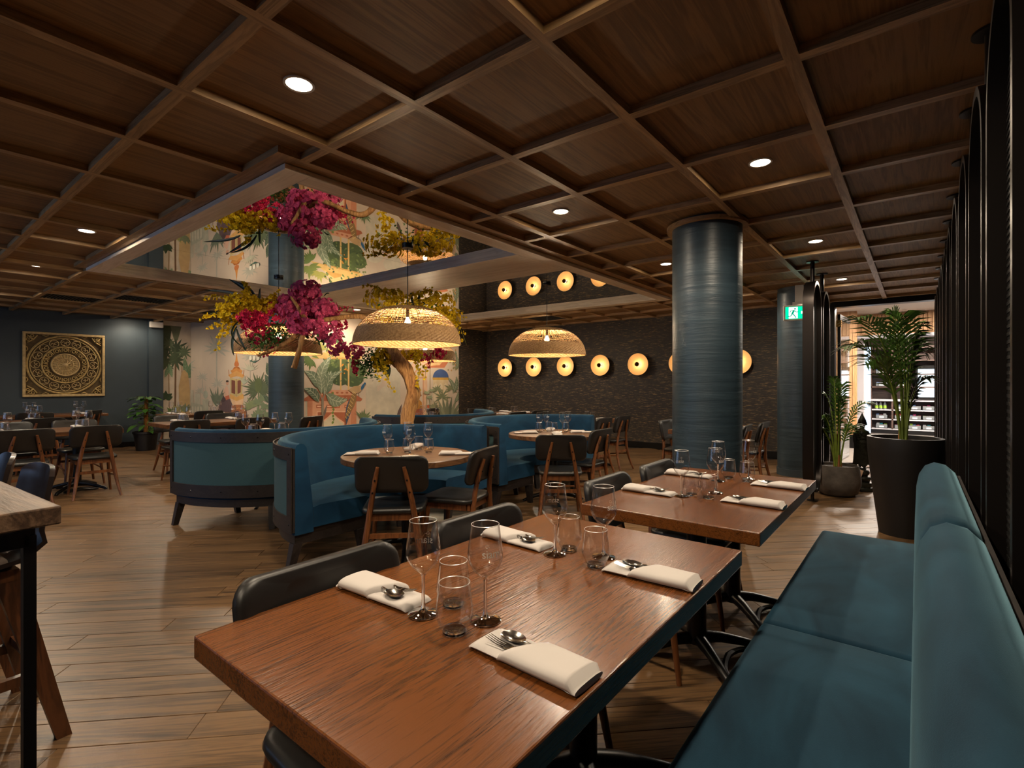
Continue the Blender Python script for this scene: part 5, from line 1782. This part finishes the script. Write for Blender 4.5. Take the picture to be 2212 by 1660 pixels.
for k in range(86):
    a = rl.uniform(0, 2 * PI); z = rl.uniform(.36, 1.05)
    rr = rl.uniform(.05, .26) * (1.25 - .5 * z)
    p = Vector((math.cos(a) * rr, math.sin(a) * rr, z))
    MB().tube([(0, 0, z - .08), p * .6 + Vector((0, 0, z * .4 + .02)), p], .004, 4).build('stalk', 'palm_stem', mp_)
    broad_leaf(p, Vector((math.cos(a), math.sin(a), rl.uniform(-.3, .4))), rl.uniform(.12, .21), rl.uniform(.04, .07), 'leaf_green', mp_)

# ------------------------------------------------------------------ standing statue seen from behind
st = thing('statue', 'dark bronze standing robed statue seen from behind beside the squat pot', 'statue', (-.535, 7.58, 0), YAW - .75)
MB().lathe([(0, 0), (.125, 0), (.13, .02), (.12, .045), (.10, .05), (.105, .075), (.10, .10), (.075, .11), (.09, .13), (.095, .15), (.085, .17), (.055, .18), (.075, .20), (.08, .22), (.07, .245), (.045, .26), (.05, .275), (.0, .28)], 32).build('pedestal', 'statue_bronze', st, True, 50)
body = MB()
def loft(secs, seg=20):
    vs, fs = [], []
    for (z, rx, ry, cy) in secs:
        for k in range(seg):
            a = 2 * PI * k / seg
            vs.append((rx * math.cos(a), cy + ry * math.sin(a), z))
    for i in range(len(secs) - 1):
        for k in range(seg):
            fs.append((i * seg + k, i * seg + (k + 1) % seg, (i + 1) * seg + (k + 1) % seg, (i + 1) * seg + k))
    fs.append(tuple(range(seg))[::-1]); fs.append(tuple((len(secs) - 1) * seg + k for k in range(seg)))
    return vs, fs
body.add(*loft([(.335, .112, .050, 0), (.36, .105, .052, 0), (.45, .095, .055, 0), (.55, .088, .055, 0), (.64, .092, .056, 0), (.70, .098, .052, 0), (.725, .085, .045, 0), (.74, .04, .035, 0), (.755, .030, .030, 0), (.775, .031, .033, .002), (.80, .050, .052, .004), (.83, .056, .060, .004), (.86, .050, .054, .002), (.885, .034, .036, 0), (.90, .026, .026, 0), (.925, .014, .014, 0), (.95, .002, .002, 0)]))
for sx in (-1, 1):
    body.tube([(sx * .03, 0, .27), (sx * .032, 0, .36)], [.018, .022], 8)
    body.tube([(sx * .03, .045, .275), (sx * .03, -.01, .282)], [.012, .016], 8)
    body.tube([(sx * .092, 0, .70), (sx * .098, .01, .60), (sx * .09, .06, .53), (sx * .085, .10, .545)], [.024, .022, .018, .014], 8)
    for f in range(5):
        body.tube([(sx * (.078 + .006 * f), .10, .548), (sx * (.080 + .008 * f), .125 + .004 * (2 - abs(f - 2)), .56 - .003 * f)], [.005, .003], 5)
    body.tube([(sx * .052, .004, .835), (sx * .058, .002, .80)], [.006, .008], 6)
body.tube([(0, .058, .825), (0, .068, .805)], [.006, .009], 6)
fg = body.build('figure', 'statue_bronze', st, True, 60); fg.scale = (.80, .95, 1)
robe = MB()
vs, fs = [], []
seg = 24
for (z, rx, ry) in ((.30, .125, .04), (.34, .118, .05), (.50, .104, .062), (.62, .101, .063), (.70, .104, .058)):
    for k in range(seg + 1):
        a = PI + PI * k / seg
        vs.append((rx * math.cos(a), ry * math.sin(a) - .004, z + (.02 * math.sin(k * .8) if z < .31 else 0)))
for i in range(4):
    for k in range(seg):
        a = i * (seg + 1) + k
        fs.append((a, a + 1, a + seg + 2, a + seg + 1))
rb_ = robe.add(vs, fs).build('robe', 'statue_bronze', st, True, 60); rb_.scale = (.80, .95, 1)
MB().box(-.10, -.045, -.10, -.097, .17, .25).build('paper_tag', 'paper_tag', st).rotation_euler = (0, .3, 0)
MB().tube([(-.04, -.06, .30), (-.045, -.10, .22), (-.035, -.11, .12), (-.04, -.105, .06)], .008, 6).build('red_cord', 'string_red', st)

# ------------------------------------------------------------------ carved mandala panel
mz, my = 1.665, 2.375
md = thing('carved_panel', 'square carved wooden mandala in a pale frame on the blue wall', 'wall art', (WX + .005, my, mz))
HS = .605
MB().box(0, .012, -HS, HS, -HS, HS).build('backing', 'carved_back', md)
for (a, b, c, d) in ((-HS, HS, HS - .045, HS), (-HS, HS, -HS, -HS + .045), (-HS, -HS + .045, -HS + .045, HS - .045), (HS - .045, HS, -HS + .045, HS - .045)):
    MB().bbox(0, .06, a, b, c, d, .006, 1).build('frame_side', 'carved_light', md)
def torus_path(cy, cz, r, n, x, a0=0, a1=2 * PI):
    return [(x, cy + r * math.cos(a0 + (a1 - a0) * k / n), cz + r * math.sin(a0 + (a1 - a0) * k / n)) for k in range(n + 1)]
def ring(r, w, x, name, mt='carved_wood'):
    MB().tube(torus_path(0, 0, r, 60, x), w, 6, cap=False).build(name, mt, md, True)
ring(.545, .018, .025, 'outer_ring'); ring(.505, .009, .03, 'outer_bead_ring'); ring(.34, .016, .03, 'middle_ring'); ring(.205, .014, .035, 'inner_ring', 'carved_light'); ring(.12, .008, .04, 'medallion_ring', 'carved_light')
petal = MB()
petal.tube([(.03, .0, .365), (.03, .05, .38), (.03, .072, .43), (.03, .05, .475), (.03, 0, .50)], .0075, 5)
petal.tube([(.03, .0, .365), (.03, -.05, .38), (.03, -.072, .43), (.03, -.05, .475), (.03, 0, .50)], .0075, 5)
petal.tube(torus_path(.028, .42, .022, 10, .03, 0, 4.5), .006, 5)
petal.tube(torus_path(-.028, .42, .022, 10, .03, PI, PI - 4.5), .006, 5)
pm = petal.mesh('arched_petal', 'carved_light', True)
for k in range(16):
    o = link('arched_petal', pm, md); o.rotation_euler = (2 * PI * k / 16, 0, 0)
eye = MB(); eye.tube(torus_path(0, .285, .026, 14, .032), .009, 5, cap=False); eye.tube([(.03, .045, .25), (.03, .05, .30), (.03, .03, .33)], .008, 5); eye.tube([(.03, -.045, .25), (.03, -.05, .30), (.03, -.03, .33)], .008, 5)
em = eye.mesh('loop_petal', 'carved_wood', True)
for k in range(14):
    o = link('loop_petal', em, md); o.rotation_euler = (2 * PI * k / 14, 0, 0)
MB().lathe([(0, .05), (.03, .048), (.035, .042), (.10, .036), (.20, .034), (.205, .02)], 40, M=Matrix.Rotation(PI / 2, 4, 'Y')).build('medallion', 'carved_light', md, True, 50)
sp = MB(); sp.tube([(.045, .012, .045), (.045, .022, .09), (.045, .012, .11)], .005, 5); sp.tube([(.042, .02, .13), (.042, .026, .185)], .0055, 5); sp.tube([(.042, -.02, .13), (.042, -.026, .185)], .0055, 5)
sm = sp.mesh('medallion_petal', 'carved_wood', True)
for k in range(12):
    o = link('medallion_petal', sm, md); o.rotation_euler = (2 * PI * k / 12, 0, 0)
cr = MB()
cr.tube([(.03, .54, .40), (.03, .48, .44), (.03, .44, .48), (.03, .40, .54)], .012, 5)
for (a, b) in ((.50, .52), (.53, .47), (.46, .53)):
    cr.tube(torus_path(a, b, .022, 10, .03), .008, 5, cap=False)
cr.tube([(.03, .45, .45), (.035, .50, .50), (.03, .545, .545)], [.018, .014, .006], 6)
cr.tube([(.03, .55, .33), (.03, .53, .28), (.03, .55, .24)], .009, 5); cr.tube([(.03, .33, .55), (.03, .28, .53), (.03, .24, .55)], .009, 5)
cm = cr.mesh('corner_scroll', 'carved_wood', True)
for k in range(4):
    o = link('corner_scroll', cm, md); o.rotation_euler = (PI / 2 * k, 0, 0)

# ------------------------------------------------------------------ painted mural (a flat print on the walls)
PAL = {}
def paint(r, g, b):
    key = 'paint_%02x%02x%02x' % (r, g, b)
    if key not in MATS:
        plain(key, lin(r, g, b), 0.7, var=0.10, vscale=7)
    return key
class Print:
    """motif drawn with photograph measures and laid on one of the mural walls"""
    def __init__(self, plane, parent, name, depth):
        self.plane, self.parent, self.name, self.k = plane, parent, name, depth
        self.mb, self.mats = MB(), []
    def pt(self, q):
        r = ray(*q)
        off = .0003 * self.k
        if self.plane == 'mural':
            t = (WY0 - off) / r.y
            return Vector((r.x * t, WY0 - off, EYE + r.z * t))
        if self.plane == 'side':
            t = (MX + off) / r.x
            return Vector((MX + off, r.y * t, EYE + r.z * t))
        t = (WX + off) / r.x
        return Vector((WX + off, r.y * t, EYE + r.z * t))
    def poly(self, pts, col):
        m = paint(*col)
        if m not in self.mats: self.mats.append(m)
        self.k += .15
        self.mb.add([self.pt(p) for p in pts], [tuple(range(len(pts)))], self.mats.index(m))
    def line(self, a, b, w, col, w2=None):
        d = Vector((b[0] - a[0], b[1] - a[1])); 
        if d.length < 1e-6: return
        d.normalize(); n = Vector((-d.y, d.x)); w2 = w if w2 is None else w2
        self.poly([(a[0] - n.x * w / 2, a[1] - n.y * w / 2), (b[0] - n.x * w2 / 2, b[1] - n.y * w2 / 2), (b[0] + n.x * w2 / 2, b[1] + n.y * w2 / 2), (a[0] + n.x * w / 2, a[1] + n.y * w / 2)], col)
    def leaf(self, a, b, w, col, bend=0.0, vein=None):
        A, B = Vector(a), Vector(b)
        d = B - A; n = Vector((-d.y, d.x)).normalized()
        def c(t): return A + d * t + n * bend * d.length * math.sin(PI * t)
        L = [c(t) + n * w * math.sin(PI * t ** .8) for t in (0, .15, .3, .5, .7, .85, 1)]
        Rr = [c(t) - n * w * math.sin(PI * t ** .8) for t in (.85, .7, .5, .3, .15)]
        self.poly([(p.x, p.y) for p in L + Rr], col)
        if vein:
            for t0, t1 in zip((0, .3, .6), (.3, .6, .95)):
                p, q = c(t0), c(t1); self.line((p.x, p.y), (q.x, q.y), max(.8, w * .10), vein)
            for t in (.2, .35, .5, .65, .8):
                p = c(t); s_ = w * math.sin(PI * t ** .8) * .85
                for sg in (-1, 1):
                    q = c(min(1, t + .13)) + n * s_ * sg
                    self.line((p.x, p.y), (q.x, q.y), max(.6, w * .06), vein)
    def fan(self, c, r, n, a0, a1, w, col, r0=0.0):
        for i in range(n):
            a = math.radians(a0 + (a1 - a0) * i / max(1, n - 1))
            rr = r * (.82 + .18 * math.sin(i * 2.4))
            self.leaf((c[0] + r0 * math.cos(a), c[1] - r0 * math.sin(a)), (c[0] + rr * math.cos(a), c[1] - rr * math.sin(a)), w, col)
    def disc(self, c, rx, ry, col, n=18, a0=0, a1=360):
        full = a1 - a0 >= 360
        self.poly([(c[0] + rx * math.cos(math.radians(a0 + (a1 - a0) * i / n)), c[1] - ry * math.sin(math.radians(a0 + (a1 - a0) * i / n))) for i in range(n if full else n + 1)], col)
    def done(self):
        me = self.mb.mesh(self.name, self.mats)
        return link(self.name, me, self.parent)
G1_, G2_, G3_, G4_ = (58, 72, 52), (92, 108, 84), (140, 146, 122), (176, 178, 158)
# --- misty distance on the mural wall
m = Print('mural', wm, 'painted_mist', 1)
for (x, y, s) in ((468, 752, 30), (437, 815, 14), (470, 830, 16), (432, 845, 12), (540, 770, 20), (405, 790, 20)):
    m.fan((x, y), s * 1.1, 11, -40, 220, s * .09, (182, 178, 162)); m.line((x, y), (x, y + s * 2.6), s * .10, (182, 176, 160))
for (a, b) in (((400, 842), (418, 895)), ((420, 850), (432, 893)), ((440, 862), (450, 893))):
    m.poly([(a[0], b[1]), (a[0], a[1]), (b[0], a[1]), (b[0], b[1])], (190, 186, 168))
m.poly([(398, 893), (398, 866), (430, 872), (448, 878), (448, 902), (398, 900)], (176, 176, 158))
for x in range(402, 446, 6): m.poly([(x, 898), (x, 880), (x + 2, 876), (x + 4, 880), (x + 4, 898)], (206, 200, 182))
m.disc((444, 852), 5, 9, (172, 176, 158)); m.line((444, 843), (444, 834), 1, (172, 176, 158)); m.poly([(437, 862), (451, 862), (449, 900), (439, 900)], (186, 184, 164))
m.done()
m = Print('left', wl, 'painted_ground', 1)
m.poly([(353, 690), (412, 690), (412, 985), (353, 985)], (206, 190, 170)); m.done()
m = Print('left', wl, 'painted_palms', 3)
m.poly([(353, 702), (372, 703), (366, 745), (358, 790), (353, 800)], (70, 82, 60)); m.poly([(368, 703), (392, 705), (384, 735), (376, 735)], (112, 118, 92))
m.line((380, 735), (378, 900), 4, (112, 84, 58)); m.line((364, 800), (366, 890), 2.5, (168, 140, 108)); m.line((393, 790), (392, 890), 2.5, (170, 138, 104))
for (x, y, r, c) in ((380, 752, 30, G1_), (378, 775, 34, (70, 84, 60)), (360, 785, 22, (76, 90, 64)), (398, 760, 22, (96, 112, 84)), (366, 742, 18, (84, 96, 72))):
    m.fan((x, y), r, 11, -70, 250, r * .09, c)
for (a, b, w) in (((404, 815), (398, 770), 6), ((405, 810), (420, 772), 5), ((405, 812), (424, 790), 5), ((404, 815), (422, 802), 5), ((366, 790), (356, 815), 5), ((364, 785), (372, 815), 5)):
    m.leaf(a, b, w, (112, 142, 108), 0, (150, 168, 134))
m.poly([(386, 835), (392, 805), (398, 798), (406, 806), (410, 840), (410, 900), (388, 900)], (196, 164, 116))
m.fan((358, 862), 20, 7, 20, 160, 5, (50, 70, 44)); m.fan((372, 893), 18, 9, 10, 170, 3, (96, 116, 66)); m.fan((385, 888), 18, 9, 10, 170, 2.5, (150, 150, 84)); m.fan((400, 890), 22, 7, 50, 130, 3, (120, 128, 100))
m.done()
# --- tower with elephant and rider
m = Print('mural', wm, 'painted_tower', 6)
GO, GD, RD = (206, 140, 72), (176, 104, 48), (126, 76, 62)
m.poly([(511, 757), (513, 775), (516, 790), (506, 790), (509, 775)], GO); m.disc((511, 786), 5, 6, (196, 116, 64)); m.poly([(501, 800), (506, 792), (516, 792), (521, 800), (517, 806), (505, 806)], GD)
m.poly([(498, 800), (511, 794), (524, 800), (518, 812), (504, 812)], GO); m.poly([(493, 810), (511, 800), (528, 810), (525, 816), (511, 812), (498, 816)], (216, 160, 92)); m.line((495, 812), (494, 798), 1.2, GD); m.line((525, 812), (527, 798), 1.2, GD)
m.poly([(497, 815), (511, 819), (524, 815), (523, 852), (511, 856), (498, 852)], (196, 176, 122)); m.poly([(500, 820), (508, 822), (508, 851), (500, 848)], RD); m.poly([(513, 822), (521, 820), (520, 847), (513, 851)], RD)
m.line((510.5, 818), (510.5, 856), 1.2, (170, 140, 88)); m.poly([(496, 850), (511, 857), (525, 850), (527, 860), (511, 866), (497, 860)], (220, 168, 96)); m.poly([(498, 860), (511, 866), (526, 860), (525, 876), (512, 878), (502, 872)], (230, 190, 150))
m.done()
m = Print('mural', wm, 'painted_elephant', 8)
EL = (98, 78, 82)
m.poly([(472, 880), (476, 862), (486, 852), (497, 862), (503, 876), (520, 874), (532, 884), (538, 915), (536, 960), (476, 960), (470, 915)], EL); m.disc((482, 858), 7, 10, (78, 62, 66)); m.poly([(468, 888), (474, 880), (482, 895), (480, 935), (472, 935)], (112, 92, 94))
m.poly([(500, 874), (524, 874), (532, 888), (530, 935), (522, 935), (518, 896), (508, 888), (500, 890)], (176, 112, 72)); m.disc((513, 905), 11, 18, (74, 62, 78)); 
for i in range(9): m.disc((503 + i * 3.2, 881 + abs(i - 4) * .8), 1.1, 1.1, (220, 170, 110), 8)
m.leaf((487, 860), (490, 832), 6, (214, 172, 148)); m.disc((491, 827), 3.2, 4.5, (206, 160, 134)); m.disc((491, 823), 3, 2.2, (60, 44, 38)); m.line((489, 840), (482, 850), 2.5, (214, 172, 148)); m.poly([(486, 856), (495, 853), (496, 861), (488, 864)], (190, 104, 76))
m.done()
m = Print('mural', wm, 'painted_jungle', 11)
m.fan((468, 878), 46, 8, 62, 118, 2.4, (112, 122, 102)); m.fan((558, 840), 40, 26, -60, 240, 2.2, (92, 104, 76)); m.disc((558, 832), 8, 16, (96, 108, 70)); m.line((558, 845), (560, 905), 2.5, (120, 130, 92))
m.fan((545, 880), 26, 13, 30, 200, 2, (136, 146, 104)); m.fan((540, 800), 24, 9, 20, 160, 1.2, (190, 188, 164)); m.fan((526, 830), 22, 7, 40, 120, 1.0, (176, 182, 160))
for (x, y) in ((556, 870), (566, 862), (572, 880), (560, 892), (576, 898), (568, 905), (552, 900)):
    m.fan((x, y), 15, 6, -10, 190, 3, (124, 138, 104)); m.line((x, y), (x + 3, y + 22), 1.5, (124, 138, 104))
for (a, b, w) in (((578, 810), (576, 782), 6), ((580, 835), (572, 808), 6), ((580, 870), (568, 852), 5)): m.leaf(a, b, w, (70, 88, 70), .1, (120, 134, 108))
m.poly([(538, 772), (546, 780), (556, 778), (562, 770), (560, 776), (550, 783), (540, 780)], (60, 98, 84)); 
for x in (541, 549, 557): m.disc((x, 773), 3, 5, (228, 224, 206))
m.fan((385, 890), 1, 2, 0, 1, 1, G3_)
m.done()
# --- side wall: pavilion, orange tree, plinth, big leaf, peacock, arch, dome, figure
m = Print('side', ws, 'painted_distance', 1)
for (x0, x1, y0) in ((660, 690, 860), (790, 815, 830), (815, 850, 846), (845, 865, 815)):
    m.poly([(x0, 905), (x0, y0), ((x0 + x1) / 2, y0 - 14), (x1, y0), (x1, 905)], (196, 188, 168))
for (x, y, r) in ((806, 820, 20), (846, 808, 18), (830, 850, 14)): m.disc((x, y), r, r * .8, (200, 192, 172))
m.done()
m = Print('side', ws, 'painted_orange_tree', 4)
rr_ = random.Random(4)
for (x, y, r) in ((720, 775, 22), (745, 795, 26), (762, 815, 24), (735, 812, 24), (772, 800, 20), (752, 770, 22), (705, 795, 16), (728, 745, 18)):
    m.disc((x, y), r, r * .85, rr_.choice(((74, 92, 58), (86, 102, 62), (66, 84, 56))))
for k in range(90):
    x, y = rr_.uniform(700, 788), rr_.uniform(745, 830)
    m.leaf((x, y), (x + rr_.uniform(-7, 7), y + rr_.uniform(-7, 3)), 2, rr_.choice(((104, 124, 72), (62, 80, 52), (122, 138, 84))))
for k in range(10): m.disc((rr_.uniform(735, 752), rr_.uniform(785, 806)), 1.6, 1.6, (210, 140, 50), 8)
m.done()
m = Print('side', ws, 'painted_pavilion', 8)
PG = (214, 178, 112)
m.poly([(668, 775), (700, 760), (735, 748), (770, 760), (785, 772), (775, 776), (740, 772), (700, 774)], PG); m.poly([(700, 762), (722, 735), (744, 758)], (226, 196, 138))
m.poly([(705, 762), (708, 756), (722, 750), (736, 756), (738, 762)], (196, 152, 84))
for x in (736, 753): m.line((x, 765), (x, 842), 3.4, PG)
m.line((700, 774), (775, 774), 3, (196, 152, 84)); m.fan((668, 762), 30, 10, -30, 150, 3.4, (120, 136, 74)); m.fan((672, 775), 26, 9, 150, 300, 3, (96, 118, 66)); m.fan((690, 755), 24, 8, 10, 170, 3, (160, 158, 84))
m.done()
m = Print('side', ws, 'painted_plinth', 12)
PK, PD_, PL_ = (214, 160, 128), (178, 104, 72), (228, 186, 156)
m.poly([(655, 862), (668, 853), (768, 852), (783, 861), (780, 866), (657, 866)], PD_); m.poly([(672, 853), (676, 842), (764, 842), (766, 853)], PK)
m.poly([(664, 866), (770, 866), (770, 985), (664, 985)], PK); m.poly([(664, 866), (675, 866), (675, 985), (664, 985)], (198, 134, 102)); m.poly([(758, 866), (770, 866), (770, 985), (758, 985)], (198, 134, 102))
for (a, b) in ((683, 696), (705, 734), (744, 756)): m.poly([(a, 874), (b, 874), (b, 881), (a, 881)], PD_); m.poly([(a + 2, 876), (b - 2, 876), (b - 2, 879), (a + 2, 879)], PL_)
m.poly([(684, 888), (750, 888), (750, 985), (684, 985)], PL_); m.poly([(686, 985), (686, 890), (748, 890), (748, 985), (744, 985), (744, 912), (730, 902), (718, 891), (706, 902), (692, 912), (692, 985)], PD_)
m.poly([(695, 985), (695, 914), (708, 904), (718, 895), (728, 904), (741, 914), (741, 985)], (212, 204, 178))
for i in range(9): m.disc((676 + i * 10.5, 848), 3, 2, PD_, 10)
for y in range(846, 916, 7): m.leaf((720, y), (717 + (y % 3) * 2, y + 7), 2.4, (112, 138, 66))
m.done()
m = Print('side', ws, 'painted_banana_plant', 24)
BG, BV = (112, 128, 104), (196, 202, 176)
for (a, b, w, bd) in (((690, 832), (716, 768), 11, -.1), ((688, 838), (656, 800), 11, .18), ((700, 852), (716, 800), 15, -.05), ((704, 845), (742, 800), 8, -.18), ((704, 850), (752, 862), 13, .22), ((690, 868), (655, 838), 10, .15), ((694, 850), (684, 800), 9, .1)):
    m.leaf(a, b, w, rr_.choice((BG, (98, 116, 94), (126, 140, 116))), bd, BV)
for a, b, w in (((697, 930), (697, 862), 5), ((697, 862), (704, 845), 3), ((697, 866), (690, 850), 2.5)): m.line(a, b, w, (146, 134, 118))
m.leaf((699, 900), (706, 874), 2.5, (116, 104, 96))
m.done()
m = Print('side', ws, 'painted_peacock', 34)
m.leaf((770, 845), (748, 918), 7, (72, 84, 108), .06); m.leaf((768, 838), (745, 905), 7, (142, 112, 70), -.05); m.poly([(752, 842), (764, 834), (778, 832), (784, 838), (778, 846), (764, 850)], (188, 156, 112)); m.leaf((780, 842), (788, 826), 3, (44, 96, 136)); m.disc((788, 828), 2.4, 2.4, (44, 96, 136), 10)
for k in range(26):
    t = k / 26; m.disc((766 - 18 * t + (k % 3 - 1) * 3, 845 + 60 * t), 1.1, 1.1, (214, 186, 120), 8)
m.line((774, 848), (776, 856), 1, (120, 96, 70)); m.fan((784, 906), 26, 7, 30, 130, 2.2, (104, 122, 84))
m.done()
m = Print('side', ws, 'painted_arch', 4)
AR = (222, 182, 148)
def arch(c, r0, r1, ytop, ybot, col):
    o_ = [(c + r0 * math.cos(PI * k / 12), ytop + r0 * .9 - r0 * 1.25 * math.sin(PI * k / 12)) for k in range(13)]
    i_ = [(c + r1 * math.cos(PI * k / 12), ytop + r0 * .9 - r1 * 1.25 * math.sin(PI * k / 12)) for k in range(13)]
    m.poly([(c + r0, ybot)] + o_ + [(c - r0, ybot)] + [(c - r1, ybot)] + i_[::-1] + [(c + r1, ybot)], col)
arch(905, 18, 11, 782, 905, AR); arch(905, 11, 8, 800, 905, (206, 156, 120)); m.poly([(888, 814), (922, 814), (922, 817), (888, 817)], (206, 156, 120))
m.done()
m = Print('side', ws, 'painted_dome_kiosk', 5)
m.disc((952, 815), 17, 18, (70, 92, 140), 18, 0, 180); m.poly([(934, 815), (970, 815), (969, 820), (935, 820)], (206, 160, 72)); m.poly([(936, 820), (968, 820), (968, 900), (936, 900)], (214, 192, 152))
for x in (941, 952, 963): m.poly([(x - 4, 900), (x - 4, 832), (x, 826), (x + 4, 832), (x + 4, 900)], (222, 206, 176))
m.poly([(918, 786), (935, 776), (955, 776), (968, 782), (960, 794), (928, 794)], (196, 120, 84)); m.poly([(924, 785), (956, 781), (950, 788), (930, 790)], (224, 184, 130))
m.line((929, 795), (929, 880), 1.6, (150, 130, 96))
m.done()
m = Print('side', ws, 'painted_rider', 9)
OC = (190, 132, 58)
m.poly([(894, 880), (897, 866), (904, 861), (911, 868), (913, 882), (900, 886)], OC); m.disc((903, 856), 3.4, 4.6, (186, 138, 104)); m.poly([(899, 854), (902, 850), (909, 850), (911, 855), (908, 856)], (128, 72, 52)); m.line((894, 885), (893, 838), 1.4, (150, 120, 70)); m.line((900, 868), (893, 874), 3, OC)
m.poly([(896, 884), (912, 882), (916, 905), (896, 910)], (150, 84, 58)); m.disc((925, 878), 3.4, 3.4, (216, 104, 64)); m.line((925, 881), (922, 905), 1.2, (110, 124, 90)); m.leaf((858, 905), (868, 872), 3.5, (96, 78, 74))
m.done()
m = Print('side', ws, 'painted_cactus_bed', 12)
for k in range(13):
    a = math.radians(25 + k * 130 / 12)
    m.leaf((966, 920), (966 + 56 * math.cos(a), 920 - 66 * math.sin(a)), 4, rr_.choice(((126, 130, 104), (146, 148, 120), (108, 114, 92))))
for (x, y, r) in ((955, 858, 22), (945, 842, 14), (975, 840, 18), (938, 880, 16)): m.fan((x, y), r, 9, -30, 210, 1.8, rr_.choice(((146, 146, 112), (126, 132, 98))))
for (a, b, w) in (((978, 850), (986, 812), 5), ((980, 840), (968, 815), 4), ((982, 870), (990, 845), 4), ((984, 800), (988, 770), 4), ((978, 790), (984, 755), 4)): m.leaf(a, b, w, (112, 124, 100), .1, (160, 166, 140))
for k in range(20): m.disc((rr_.uniform(966, 986), rr_.uniform(752, 800)), 1.6, 2, rr_.choice(((186, 146, 92), (150, 140, 92))), 8)
m.disc((966, 915), 16, 15, (206, 184, 156), 16, 0, 180)
for (x, y) in ((928, 860), (933, 845), (922, 850)): m.line((x, 900), (x, y), 1.2, (150, 156, 124)); m.fan((x, y), 10, 5, 20, 160, 1.4, (150, 158, 124))
m.done()
